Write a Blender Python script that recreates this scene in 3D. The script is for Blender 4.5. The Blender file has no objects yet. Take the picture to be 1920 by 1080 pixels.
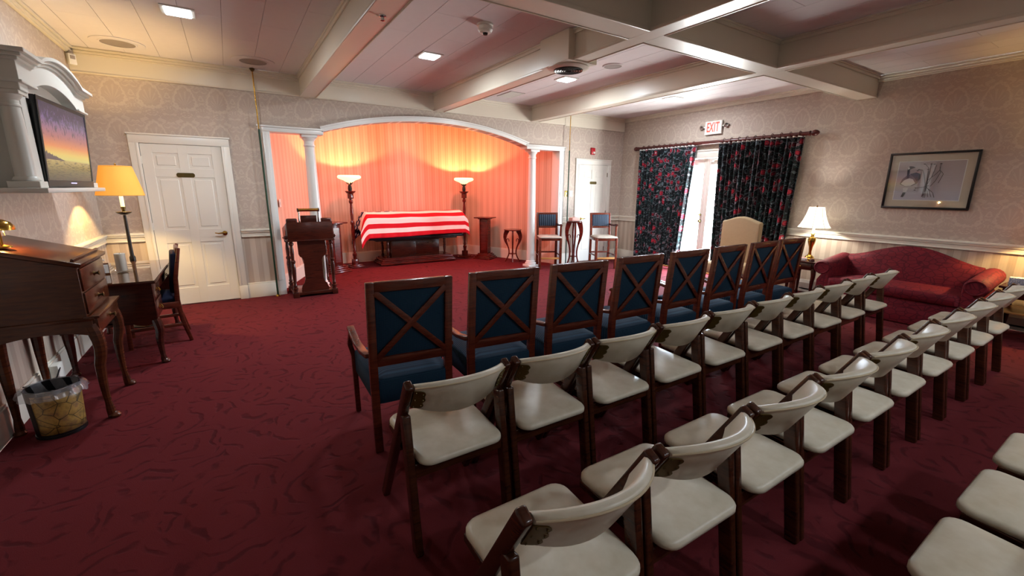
import bpy, bmesh, math, random
from mathutils import Matrix, Vector
random.seed(7)
PI = math.pi
S = bpy.context.scene
C = S.collection

# ------------------------------------------------------------------ camera, world, exposure
def setup_camera():
    yaw, pitch, roll, f = 0.569133584, 0.22492738, 0.00799578, 812.71
    fw = Vector((math.sin(yaw)*math.cos(pitch), math.cos(yaw)*math.cos(pitch), -math.sin(pitch)))
    r = Vector((math.cos(yaw), -math.sin(yaw), 0)); u = r.cross(fw)
    r2 = r*math.cos(roll) + u*math.sin(roll); u2 = -r*math.sin(roll) + u*math.cos(roll)
    cam = bpy.data.cameras.new('camera'); o = bpy.data.objects.new('camera', cam); C.objects.link(o)
    cam.sensor_width = 36; cam.lens = f/1920*36; cam.clip_start = 0.05; cam.clip_end = 200
    o.matrix_world = Matrix(((r2.x, u2.x, -fw.x, 0), (r2.y, u2.y, -fw.y, 0), (r2.z, u2.z, -fw.z, 1.55), (0, 0, 0, 1)))
    S.camera = o
setup_camera()
W = bpy.data.worlds.new('daylight'); S.world = W; W.use_nodes = True
def setup_world():
    t = W.node_tree; bg = t.nodes['Background']; tc = t.nodes.new('ShaderNodeTexCoord'); sp = t.nodes.new('ShaderNodeSeparateXYZ')
    mr = t.nodes.new('ShaderNodeMapRange'); mx = t.nodes.new('ShaderNodeMix'); mx.data_type = 'RGBA'
    mr.inputs[1].default_value = -0.06; mr.inputs[2].default_value = 0.06
    mx.inputs[6].default_value = (0.88, 0.86, 0.84, 1); mx.inputs[7].default_value = (0.76, 0.86, 1.0, 1)
    t.links.new(tc.outputs['Generated'], sp.inputs[0]); t.links.new(sp.outputs[2], mr.inputs[0]); t.links.new(mr.outputs[0], mx.inputs[0])
    t.links.new(mx.outputs[2], bg.inputs[0]); bg.inputs[1].default_value = 100.0
setup_world()
S.view_settings.view_transform = 'Standard'; S.view_settings.look = 'None'
S.view_settings.exposure = 0.38; S.view_settings.gamma = 1.0; S.view_settings.use_curve_mapping = False
S.cycles.use_denoising = True
S.cycles.max_bounces = 5; S.cycles.diffuse_bounces = 3; S.cycles.glossy_bounces = 2
S.cycles.transparent_max_bounces = 8; S.cycles.adaptive_threshold = 0.05; S.cycles.sample_clamp_indirect = 6.0
S.cycles.caustics_reflective = False; S.cycles.caustics_refractive = False
P_CEIL, P_REAR = 27.0, 20.0           # watts: recessed lights over the room, recessed lights over the seats
P_TORCH, P_COVE = 68.0, 36.0          # torchiere bulbs, downlights inside the alcove
P_FLOORLAMP, P_TABLE1, P_TABLE2, P_DESK = 56.0, 22.0, 36.0, 9.0
COL_CEIL = (0.86, 0.93, 1.0); COL_TORCH = (1.0, 0.40, 0.15); COL_COVE = (1.0, 0.19, 0.15)
COL_WARM = (1.0, 0.65, 0.24); COL_WHITE = (1.0, 0.93, 0.80)

# ------------------------------------------------------------------ room numbers (metres, camera above x=0 y=0)
XL, XR, YB, YR, YREAR, ZC = -1.34, 7.48, 7.09, 7.17, -3.2, 3.05
RAIL = 0.95
ALC = [(0.50, 7.30), (1.41, 9.47), (4.75, 9.47), (5.68, 7.30)]

# ------------------------------------------------------------------ materials
def lin(c):
    return tuple(((v/12.92) if v <= 0.04045 else ((v+0.055)/1.055)**2.4) for v in c)
def rgb(r, g, b): return lin((r/255, g/255, b/255))
MATS = {}
class NT:
    def __init__(s, name, rough=0.5, metal=0.0, spec=0.5):
        s.m = bpy.data.materials.new(name); s.m.use_nodes = True; s.t = s.m.node_tree
        s.b = s.t.nodes['Principled BSDF']
        s.b.inputs['Roughness'].default_value = rough; s.b.inputs['Metallic'].default_value = metal
        s.b.inputs['Specular IOR Level'].default_value = spec
        MATS[name] = s.m
    def n(s, t, **k):
        nd = s.t.nodes.new(t)
        for a, v in k.items(): setattr(nd, a, v)
        return nd
    def set(s, nd, i, v):
        if hasattr(v, 'is_linked') or isinstance(v, bpy.types.NodeSocket): s.t.links.new(v, nd.inputs[i])
        else: nd.inputs[i].default_value = v
    def math(s, op, a, b=0.0, c=0.0):
        nd = s.n('ShaderNodeMath', operation=op); s.set(nd, 0, a); s.set(nd, 1, b); s.set(nd, 2, c); return nd.outputs[0]
    def mix(s, f, a, b):
        nd = s.n('ShaderNodeMix', data_type='RGBA'); s.set(nd, 0, f)
        for i, v in ((6, a), (7, b)):
            if isinstance(v, tuple): v = (*v[:3], 1)
            s.set(nd, i, v)
        return nd.outputs[2]
    def pos(s):
        g = s.n('ShaderNodeNewGeometry'); x = s.n('ShaderNodeSeparateXYZ'); s.t.links.new(g.outputs['Position'], x.inputs[0]); return x.outputs
    def obj(s): return s.n('ShaderNodeTexCoord').outputs['Object']
    def uv(s):
        g = s.n('ShaderNodeTexCoord'); x = s.n('ShaderNodeSeparateXYZ'); s.t.links.new(g.outputs['UV'], x.inputs[0]); return x.outputs
    def vec(s, x, y, z=0.0):
        nd = s.n('ShaderNodeCombineXYZ'); s.set(nd, 0, x); s.set(nd, 1, y); s.set(nd, 2, z); return nd.outputs[0]
    def map(s, v, sc):
        nd = s.n('ShaderNodeMapping'); s.t.links.new(v, nd.inputs[0]); nd.inputs[3].default_value = sc; return nd.outputs[0]
    def noise(s, v, scale, detail=2.0, rough=0.5, dist=0.0):
        nd = s.n('ShaderNodeTexNoise'); s.t.links.new(v, nd.inputs['Vector']); nd.inputs['Scale'].default_value = scale
        nd.inputs['Detail'].default_value = detail; nd.inputs['Roughness'].default_value = rough; nd.inputs['Distortion'].default_value = dist
        return nd.outputs[0]
    def ramp(s, f, stops, interp='LINEAR'):
        nd = s.n('ShaderNodeValToRGB'); s.t.links.new(f, nd.inputs[0]); cr = nd.color_ramp; cr.interpolation = interp
        while len(cr.elements) < len(stops): cr.elements.new(0.5)
        for e, (p, c) in zip(cr.elements, stops):
            e.position = p; e.color = (*c[:3], 1) if isinstance(c, tuple) else (c, c, c, 1)
        return nd.outputs[0]
    def sstep(s, v, a, b):
        nd = s.n('ShaderNodeMapRange', interpolation_type='SMOOTHSTEP'); s.set(nd, 0, v)
        nd.inputs[1].default_value = a; nd.inputs[2].default_value = b; return nd.outputs[0]
    def col(s, v):
        if isinstance(v, tuple): s.b.inputs['Base Color'].default_value = (*v[:3], 1)
        else: s.t.links.new(v, s.b.inputs['Base Color'])
        return s
    def bump(s, h, strength=0.3, dist=0.01):
        nd = s.n('ShaderNodeBump'); s.t.links.new(h, nd.inputs['Height'])
        nd.inputs['Strength'].default_value = strength; nd.inputs['Distance'].default_value = dist
        s.t.links.new(nd.outputs[0], s.b.inputs['Normal']); return s
    def emit(s, c, strength):
        if isinstance(c, tuple): s.b.inputs['Emission Color'].default_value = (*c[:3], 1)
        else: s.t.links.new(c, s.b.inputs['Emission Color'])
        s.b.inputs['Emission Strength'].default_value = strength; return s

def plain(name, c, rough=0.5, metal=0.0, spec=0.5, var=0.08, scale=6.0):
    m = NT(name, rough, metal, spec); nz = m.noise(m.obj(), scale, 3.0)
    d = tuple(v*(1-var) for v in c); l = tuple(min(1, v*(1+var)) for v in c)
    m.col(m.mix(nz, d, l)); return m
def wood(name, dark, light, rough=0.3, scale=(3, 3, 26), spec=0.5):
    m = NT(name, rough, 0, spec); v = m.map(m.obj(), scale)
    g = m.noise(v, 2.4, 4.0, 0.6, 0.6); h = m.noise(m.obj(), 3.0, 2.0)
    f = m.math('ADD', m.math('MULTIPLY', g, 0.75), m.math('MULTIPLY', h, 0.3))
    m.col(m.ramp(f, [(0.32, dark), (0.72, light)])); return m

def damask(name, axis, wall_c, pat_c, s1, s2, u0):
    """printed wallpaper: medallion damask above the rail, broad stripes below it"""
    m = NT(name, 0.62, 0, 0.35); p = m.pos(); u = p[axis]; z = p[2]
    pu, pv = 0.34, 0.4433
    a = m.math('SUBTRACT', m.math('FRACT', m.math('DIVIDE', m.math('SUBTRACT', u, u0), pu)), 0.5)
    b = m.math('SUBTRACT', m.math('FRACT', m.math('DIVIDE', m.math('SUBTRACT', z, 2.62-pv/2), pv)), 0.5)
    ax = m.math('MULTIPLY', a, pu); bz = m.math('MULTIPLY', b, pv)
    wob = m.math('MULTIPLY', m.math('SUBTRACT', m.noise(m.vec(ax, bz), 34.0, 3.0), 0.5), 0.085)
    # onion shaped ring: narrower towards its top
    shr = m.math('ADD', 1.0, m.math('MULTIPLY', bz, 2.6))
    d = m.math('SQRT', m.math('ADD', m.math('POWER', m.math('MULTIPLY', m.math('MULTIPLY', ax, shr), 1.12), 2.0), m.math('POWER', m.math('MULTIPLY', bz, 0.86), 2.0)))
    d = m.math('ADD', d, wob)
    ring = m.math('MULTIPLY', m.sstep(d, 0.098, 0.116), m.math('SUBTRACT', 1.0, m.sstep(d, 0.120, 0.142)))
    ang = m.math('ARCTAN2', ax, m.math('ADD', bz, 0.09))
    fan = m.math('MULTIPLY', m.sstep(m.math('SINE', m.math('MULTIPLY', ang, 17.0)), 0.15, 0.6), m.math('SUBTRACT', 1.0, m.sstep(d, 0.06, 0.085)))
    # leafy scrolls between the rings, mirrored about the column axis
    leaf = m.noise(m.vec(m.math('ABSOLUTE', ax), bz), 19.0, 2.5, 0.55, 1.4)
    leaf = m.math('MULTIPLY', m.sstep(leaf, 0.50, 0.57), m.sstep(d, 0.14, 0.155))
    pat = m.math('MINIMUM', 1.0, m.math('ADD', m.math('ADD', ring, m.math('MULTIPLY', fan, 0.5)), m.math('MULTIPLY', leaf, 0.75)))
    dam = m.mix(pat, wall_c, pat_c)
    st = m.math('FRACT', m.math('DIVIDE', u, 0.132))
    sm = m.sstep(m.math('PINGPONG', st, 0.5), 0.235, 0.265)
    fine = m.sstep(m.math('SINE', m.math('MULTIPLY', u, 2*PI/0.022)), 0.2, 0.8)
    stripe = m.mix(m.math('ADD', m.math('MULTIPLY', sm, 0.85), m.math('MULTIPLY', fine, 0.12)), s1, s2)
    m.col(m.mix(m.math('GREATER_THAN', z, 0.9), stripe, dam)); return m
WC, PC = rgb(184, 169, 157), rgb(198, 186, 172)
damask('wallpaper_x', 0, WC, PC, rgb(180, 162, 146), rgb(200, 185, 168), 0.17)
damask('wallpaper_y', 1, WC, PC, rgb(180, 162, 146), rgb(200, 185, 168), 1.50-0.17)
def alcove_paper(name, axis, k):
    m = NT(name, 0.6, 0, 0.3); p = m.pos(); u = m.math('MULTIPLY', p[axis], k)
    big = m.sstep(m.math('PINGPONG', m.math('FRACT', m.math('DIVIDE', u, 0.17)), 0.5), 0.20, 0.30)
    fine = m.sstep(m.math('SINE', m.math('MULTIPLY', u, 2*PI/0.0567)), -0.4, 0.4)
    f = m.math('ADD', m.math('MULTIPLY', big, 0.55), m.math('MULTIPLY', fine, 0.45))
    m.col(m.mix(f, rgb(204, 164, 142), rgb(222, 188, 166)))
alcove_paper('alcove_paper_x', 0, 1.0); alcove_paper('alcove_paper_y', 1, 1.09)

def carpet():
    m = NT('carpet', 0.95, 0, 0.1); p = m.pos(); v = m.vec(p[0], p[1])
    w1 = m.math('MULTIPLY', m.math('SUBTRACT', m.noise(v, 2.2, 2.0, 0.5), 0.5), 0.9); w2 = m.math('MULTIPLY', m.math('SUBTRACT', m.noise(m.vec(p[1], p[0], 3.0), 2.2, 2.0, 0.5), 0.5), 0.9)
    qx = m.math('ADD', m.math('MULTIPLY', p[0], 2.5), w1); qy = m.math('ADD', m.math('MULTIPLY', p[1], 2.5), w2)
    vo = m.n('ShaderNodeTexVoronoi'); vo.inputs['Scale'].default_value = 1.0; vo.inputs['Randomness'].default_value = 0.85; m.t.links.new(m.vec(qx, qy), vo.inputs['Vector'])
    sp = m.n('ShaderNodeSeparateXYZ'); m.t.links.new(vo.outputs['Position'], sp.inputs[0])
    ang = m.math('ARCTAN2', m.math('SUBTRACT', qy, sp.outputs[1]), m.math('SUBTRACT', qx, sp.outputs[0]))
    c = m.math('SINE', m.math('ADD', m.math('MULTIPLY', vo.outputs['Distance'], 30.0), m.math('ADD', ang, m.math('MULTIPLY', m.noise(v, 7.0, 2.0), 7.0))))
    n2 = m.noise(v, 7.0, 2.0, 0.5, 0.8)
    lines = m.math('MULTIPLY', m.sstep(c, 0.35, 1.0), m.sstep(n2, 0.40, 0.60))
    pile = m.noise(v, 220.0, 2.0); big = m.noise(v, 1.2, 2.0)
    base = m.mix(pile, rgb(86, 30, 34), rgb(110, 41, 44))
    base = m.mix(m.math('MULTIPLY', big, 0.5), base, rgb(86, 26, 33))
    m.col(m.mix(m.math('MULTIPLY', lines, 0.50), base, rgb(50, 15, 19)))
    h = m.math('SUBTRACT', m.math('MULTIPLY', pile, 0.35), m.math('MULTIPLY', lines, 1.0))
    m.bump(h, 0.35, 0.010)
carpet()
plain('white_trim', rgb(226, 220, 206), 0.38, 0, 0.5, 0.02)
plain('beam_paint', rgb(222, 214, 196), 0.34, 0, 0.5, 0.02)
plain('door_paint', rgb(230, 226, 216), 0.35, 0, 0.5, 0.015)
plain('column_paint', rgb(228, 228, 224), 0.3, 0, 0.5, 0.015)
plain('ceiling_tile', rgb(222, 216, 216), 0.75, 0, 0.2, 0.03, 14)
plain('ceiling_joint', rgb(128, 114, 112), 0.9, 0, 0.1)
plain('cabinet_paint', rgb(206, 206, 198), 0.35, 0, 0.5, 0.015)
wood('folding_wood', rgb(42, 20, 12), rgb(82, 42, 24), 0.22)
wood('chair_wood', rgb(66, 25, 16), rgb(112, 48, 30), 0.25)
wood('desk_wood', rgb(50, 22, 10), rgb(94, 46, 20), 0.25)
wood('dark_wood', rgb(40, 16, 10), rgb(78, 32, 20), 0.22)
wood('red_wood', rgb(60, 14, 10), rgb(112, 34, 24), 0.2)
wood('rod_wood', rgb(56, 20, 18), rgb(88, 34, 30), 0.3)
wood('oak', rgb(150, 100, 50), rgb(196, 146, 84), 0.35)
def vinyl():
    m = NT('cream_vinyl', 0.36, 0, 0.5); o = m.obj(); a = m.noise(o, 7.0, 4.0, 0.6); b = m.noise(o, 60.0, 2.0)
    m.col(m.ramp(a, [(0.3, rgb(212, 202, 176)), (0.7, rgb(236, 230, 212))])); m.bump(b, 0.08, 0.004)
vinyl()
plain('piping_cream', rgb(206, 190, 158), 0.4)
def weave(name, c1, c2, period):
    m = NT(name, 0.85, 0, 0.2); x = m.n('ShaderNodeSeparateXYZ'); m.t.links.new(m.obj(), x.inputs[0]); o = x.outputs
    a = m.math('SINE', m.math('MULTIPLY', m.math('ADD', o[0], o[2]), 2*PI/period)); b = m.math('SINE', m.math('MULTIPLY', m.math('ADD', m.math('SUBTRACT', o[0], o[2]), m.math('MULTIPLY', o[1], 0.7)), 2*PI/period))
    f = m.sstep(m.math('MULTIPLY', a, b), 0.1, 0.6); m.col(m.mix(f, c1, c2)); m.bump(f, 0.3, 0.003)
weave('blue_fabric', rgb(16, 40, 60), rgb(44, 78, 102), 0.014)
plain('navy_fabric', rgb(12, 18, 42), 0.8, 0, 0.2)
plain('tan_fabric', rgb(186, 164, 130), 0.85, 0, 0.2, 0.06, 40)
plain('grey_seat', rgb(176, 166, 152), 0.6, 0, 0.3)
def striped_fabric():
    m = NT('striped_fabric', 0.7, 0, 0.3); x = m.n('ShaderNodeSeparateXYZ'); m.t.links.new(m.obj(), x.inputs[0])
    f = m.math('FRACT', m.math('DIVIDE', x.outputs[0], 0.042))
    m.col(m.ramp(f, [(0.0, rgb(24, 34, 50)), (0.35, rgb(36, 54, 74)), (0.6, rgb(88, 102, 114)), (0.78, rgb(28, 42, 60))], 'CONSTANT'))
striped_fabric()
def sofa_fabric():
    m = NT('sofa_fabric', 0.7, 0, 0.25); v = m.n('ShaderNodeTexVoronoi'); v.feature = 'DISTANCE_TO_EDGE'; v.inputs['Scale'].default_value = 13.0
    m.t.links.new(m.map(m.obj(), (1, 1, 1.5)), v.inputs['Vector'])
    nz = m.noise(m.obj(), 5.0, 3.0); f = m.sstep(v.outputs[0], 0.02, 0.10)
    m.col(m.mix(f, rgb(86, 20, 34), m.mix(nz, rgb(104, 26, 40), rgb(124, 32, 44))))
sofa_fabric()
plain('brass', rgb(190, 150, 70), 0.22, 1.0, 0.5, 0.05)
plain('bronze', rgb(112, 92, 46), 0.38, 0.6, 0.5, 0.2, 30)
plain('dark_brass', rgb(96, 84, 50), 0.4, 0.9, 0.5, 0.2, 30)
plain('chrome', rgb(190, 190, 190), 0.12, 1.0)
plain('pole_green', rgb(24, 62, 44), 0.35)
plain('black_plastic', rgb(16, 16, 18), 0.3)
plain('dark_metal', rgb(34, 26, 22), 0.35, 0.3)
plain('white_plastic', rgb(226, 224, 216), 0.4, 0, 0.5, 0.02)
plain('grey_mesh', rgb(150, 140, 134), 0.8)
plain('vent_dark', rgb(14, 14, 14), 0.6)
plain('alarm_red', rgb(176, 24, 36), 0.35)
plain('navy_box', rgb(14, 18, 30), 0.35)
plain('candle_wax', rgb(196, 190, 178), 0.5)
plain('tissue_pink', rgb(196, 150, 140), 0.8, 0, 0.2, 0.2, 60)
plain('tissue_white', rgb(240, 236, 230), 0.9)
plain('heater_white', rgb(214, 208, 196), 0.45)
plain('mat_board', rgb(196, 180, 158), 0.8, 0, 0.2, 0.03)
plain('white_paper', rgb(228, 226, 222), 0.8, 0, 0.2, 0.02)
plain('goose_black', rgb(36, 32, 36), 0.6); plain('goose_grey', rgb(104, 96, 98), 0.6, 0, .3, .3, 40); plain('goose_white', rgb(214, 212, 212), 0.6)
plain('reed_brown', rgb(62, 44, 46), 0.6); plain('outdoor_concrete', rgb(196, 194, 188), 0.9)
def floral_box():
    m = NT('floral_box', 0.6); v = m.n('ShaderNodeTexVoronoi'); v.inputs['Scale'].default_value = 45.0; m.t.links.new(m.obj(), v.inputs['Vector'])
    m.col(m.ramp(v.outputs[0], [(0.15, rgb(200, 204, 214)), (0.5, rgb(120, 132, 150)), (0.8, rgb(216, 216, 212))]))
floral_box()
def map_print():
    m = NT('map_print', 0.45); v = m.n('ShaderNodeTexVoronoi'); v.feature = 'DISTANCE_TO_EDGE'; v.inputs['Scale'].default_value = 14.0; m.t.links.new(m.obj(), v.inputs['Vector'])
    nz = m.noise(m.obj(), 12.0, 4.0, 0.6)
    base = m.ramp(nz, [(0.35, rgb(116, 88, 40)), (0.5, rgb(172, 134, 66)), (0.65, rgb(128, 92, 62))])
    m.col(m.mix(m.math('SUBTRACT', 1.0, m.sstep(v.outputs[0], 0.01, 0.04)), base, rgb(70, 54, 30)))
map_print()
def clear(name, tint, amount, rough=0.02):
    m = bpy.data.materials.new(name); m.use_nodes = True; t = m.node_tree; t.nodes.clear(); MATS[name] = m
    o = t.nodes.new('ShaderNodeOutputMaterial'); mx = t.nodes.new('ShaderNodeMixShader'); tr = t.nodes.new('ShaderNodeBsdfTransparent'); g = t.nodes.new('ShaderNodeBsdfGlossy')
    tr.inputs[0].default_value = (*tint, 1); g.inputs[1].default_value = rough; mx.inputs[0].default_value = amount
    t.links.new(tr.outputs[0], mx.inputs[1]); t.links.new(g.outputs[0], mx.inputs[2]); t.links.new(mx.outputs[0], o.inputs[0])
clear('glass', (0.96, 0.98, 0.98), 0.07); clear('bag_plastic', (0.86, 0.86, 0.88), 0.16, 0.15); clear('bottle_plastic', (0.82, 0.88, 0.95), 0.14, 0.05)
def bag():
    m = MATS['bag_plastic']; t = m.node_tree; d = t.nodes.new('ShaderNodeBsdfDiffuse'); d.inputs[0].default_value = (0.62, 0.60, 0.62, 1)
    mx = t.nodes.new('ShaderNodeMixShader'); mx.inputs[0].default_value = 0.24; o = [n for n in t.nodes if n.type == 'OUTPUT_MATERIAL'][0]
    old = o.inputs[0].links[0].from_socket; t.links.new(old, mx.inputs[1]); t.links.new(d.outputs[0], mx.inputs[2]); t.links.new(mx.outputs[0], o.inputs[0])
bag()
def sheet_glass():
    m = NT('desk_glass', 0.03, 0, 0.9); m.col(rgb(92, 58, 26)); m.b.inputs['Coat Weight'].default_value = 1.0; m.b.inputs['Coat Roughness'].default_value = 0.02
    m.b.inputs['Coat IOR'].default_value = 1.9
sheet_glass()
def shade(name, c, trans, emit_c, emit_s, pleat=0, amp=0.0):
    m = bpy.data.materials.new(name); m.use_nodes = True; t = m.node_tree; t.nodes.clear(); MATS[name] = m
    o = t.nodes.new('ShaderNodeOutputMaterial'); d = t.nodes.new('ShaderNodeBsdfDiffuse'); tl = t.nodes.new('ShaderNodeBsdfTranslucent')
    e = t.nodes.new('ShaderNodeEmission'); mx = t.nodes.new('ShaderNodeMixShader'); ad = t.nodes.new('ShaderNodeAddShader')
    d.inputs[0].default_value = (*c, 1); tl.inputs[0].default_value = (*c, 1); e.inputs[0].default_value = (*emit_c, 1); e.inputs[1].default_value = emit_s
    mx.inputs[0].default_value = trans
    t.links.new(d.outputs[0], mx.inputs[1]); t.links.new(tl.outputs[0], mx.inputs[2]); t.links.new(mx.outputs[0], ad.inputs[0]); t.links.new(e.outputs[0], ad.inputs[1]); t.links.new(ad.outputs[0], o.inputs[0])
shade('amber_shade', rgb(242, 198, 112), 0.34, (1.0, 0.52, 0.06), 0.14)
shade('white_shade', rgb(240, 238, 228), 0.6, (1.0, 0.96, 0.86), 0.45)
shade('torch_glass', rgb(250, 236, 200), 0.0, (1.0, 0.80, 0.45), 1.15)
shade('bulb_sleeve', rgb(250, 236, 200), 0.2, (1.0, 0.78, 0.36), 1.2)
shade('sheer_cloth', rgb(244, 246, 248), 0.75, (1, 1, 1), 0.0)
m = NT('led_lens', 0.5); m.col((0.9, 0.95, 1.0)).emit((0.85, 0.96, 1.0), 6.0)
m = NT('exit_red', 0.4); m.col(rgb(236, 70, 56)).emit((1.0, 0.10, 0.06), 0.75)
m = NT('exit_face', 0.4); m.col(rgb(236, 230, 224)).emit((1.0, 0.9, 0.86), 0.12)
m = NT('led_dot', 0.4); m.col((0.6, 0.5, 1.0)).emit((0.6, 0.5, 1.0), 2.0)

def floral_cloth():
    m = NT('floral_cloth', 0.75, 0, 0.25); uv = m.uv(); v = m.vec(uv[0], uv[1])
    def vor(scale, feat='F1', rnd=0.8):
        nd = m.n('ShaderNodeTexVoronoi'); nd.feature = feat; nd.inputs['Scale'].default_value = scale; nd.inputs['Randomness'].default_value = rnd
        m.t.links.new(v, nd.inputs['Vector']); return nd
    warp = m.noise(v, 14.0, 2.0, 0.5, 1.0)
    scroll = m.math('SINE', m.math('MULTIPLY', m.noise(v, 4.2, 1.0, 0.5, 1.6), 30.0))
    brk = m.sstep(m.noise(v, 9.0, 1.0), 0.42, 0.52)
    base = m.mix(m.math('MULTIPLY', m.sstep(scroll, 0.66, 0.88), brk), rgb(11, 11, 17), rgb(104, 116, 124))
    sc2 = m.math('SINE', m.math('ADD', m.math('MULTIPLY', m.noise(v, 6.0, 1.0, 0.5, 1.2), 26.0), 2.0))
    base = m.mix(m.sstep(sc2, 0.80, 0.93), base, rgb(30, 62, 62))
    f1 = vor(5.0); d = m.math('ADD', f1.outputs[0], m.math('MULTIPLY', m.math('SUBTRACT', warp, 0.5), 0.26))
    keep = m.math('GREATER_THAN', m.n('ShaderNodeSeparateColor').outputs[0], 0.06)
    sep = keep.node.inputs[0].links[0].from_node; m.t.links.new(f1.outputs['Color'], sep.inputs[0])
    fl = m.math('MULTIPLY', m.math('SUBTRACT', 1.0, m.sstep(d, 0.40, 0.44)), keep)
    petal = m.ramp(d, [(0.0, rgb(40, 30, 52)), (0.07, rgb(206, 190, 190)), (0.12, rgb(140, 26, 46)), (0.22, rgb(190, 50, 70)), (0.31, rgb(112, 16, 34)), (0.36, rgb(24, 20, 30)), (0.40, rgb(150, 130, 140))], 'LINEAR')
    m.col(m.mix(fl, base, petal))
    m.b.inputs['Sheen Weight'].default_value = 0.1
floral_cloth()
def flag_cloth():
    m = NT('flag_cloth', 0.75, 0, 0.2); uv = m.uv(); u, v = uv[0], uv[1]         # v across the 13 stripes, u along the fly
    st = m.math('GREATER_THAN', m.math('FRACT', m.math('MULTIPLY', v, 6.5)), 0.5)
    stripes = m.mix(st, rgb(196, 16, 36), rgb(238, 232, 228))
    # canton with staggered stars
    cu = m.math('DIVIDE', u, 0.40); cv = m.math('DIVIDE', m.math('SUBTRACT', v, 6/13), 7/13)
    gx = m.math('MULTIPLY', cu, 12.0); gy = m.math('MULTIPLY', cv, 10.0)
    fx = m.math('SUBTRACT', m.math('FRACT', gx), 0.5); fy = m.math('SUBTRACT', m.math('FRACT', gy), 0.5)
    par = m.math('MODULO', m.math('ADD', m.math('FLOOR', gx), m.math('FLOOR', gy)), 2.0)
    ang = m.math('ARCTAN2', fx, fy); r = m.math('SQRT', m.math('ADD', m.math('POWER', fx, 2.0), m.math('POWER', fy, 2.0)))
    rr = m.math('MULTIPLY', r, m.math('ADD', 1.0, m.math('MULTIPLY', m.math('COSINE', m.math('MULTIPLY', ang, 5.0)), -0.42)))
    star = m.math('MULTIPLY', m.math('LESS_THAN', rr, 0.33), m.math('LESS_THAN', par, 0.5))
    canton = m.mix(star, rgb(24, 28, 74), rgb(240, 238, 236))
    inn = m.math('MULTIPLY', m.math('LESS_THAN', u, 0.40), m.math('GREATER_THAN', v, 6/13))
    m.col(m.mix(inn, stripes, canton))
flag_cloth()
def screen():
    m = NT('screen_picture', 0.2); uv = m.uv(); u, v = uv[0], uv[1]; vec = m.vec(u, v)
    sky = m.ramp(v, [(0.0, rgb(70, 58, 44)), (0.12, rgb(120, 104, 62)), (0.27, rgb(186, 158, 92)), (0.29, rgb(210, 196, 110)), (0.36, rgb(224, 190, 96)), (0.46, rgb(222, 132, 74)), (0.58, rgb(176, 104, 96)), (0.8, rgb(120, 96, 140)), (1.0, rgb(90, 76, 110))])
    fld = m.math('MULTIPLY', m.sstep(m.noise(m.vec(m.math('MULTIPLY', u, 4.0), m.math('MULTIPLY', v, 22.0)), 3.0, 3.0), 0.5, 0.62), m.math('LESS_THAN', v, 0.27))
    sky = m.mix(m.math('MULTIPLY', fld, 0.7), sky, rgb(58, 48, 36))
    lf = m.noise(m.vec(m.math('MULTIPLY', u, 16.0), m.math('MULTIPLY', v, 6.0)), 1.6, 4.0, 0.7, 0.5)
    edge = m.math('ADD', lf, m.math('MULTIPLY', m.math('SUBTRACT', v, 0.62), 0.60))
    sky = m.mix(m.math('MULTIPLY', m.sstep(edge, 0.54, 0.64), 0.8), sky, rgb(52, 42, 56))
    tr = m.math('MULTIPLY', m.math('LESS_THAN', v, m.math('ADD', 0.28, m.math('MULTIPLY', m.math('SUBTRACT', 0.36, u), m.math('MULTIPLY', m.noise(m.vec(u, 0.0), 40.0, 2.0), 0.5)))), m.math('GREATER_THAN', v, 0.27))
    sky = m.mix(tr, sky, rgb(84, 62, 64)); m.col((0.01, 0.01, 0.01)); m.emit(sky, 0.75)
screen()
def print_sky():
    m = NT('print_sky', 0.35, 0, 0.4); uv = m.uv(); n = m.noise(m.vec(uv[0], m.math('MULTIPLY', uv[1], 6.0)), 3.0, 3.0)
    f = m.math('ADD', uv[1], m.math('MULTIPLY', m.math('SUBTRACT', n, 0.5), 0.3))
    m.col(m.ramp(f, [(0.0, rgb(186, 184, 200)), (0.4, rgb(184, 172, 178)), (1.0, rgb(170, 152, 152))]))
print_sky()

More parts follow.
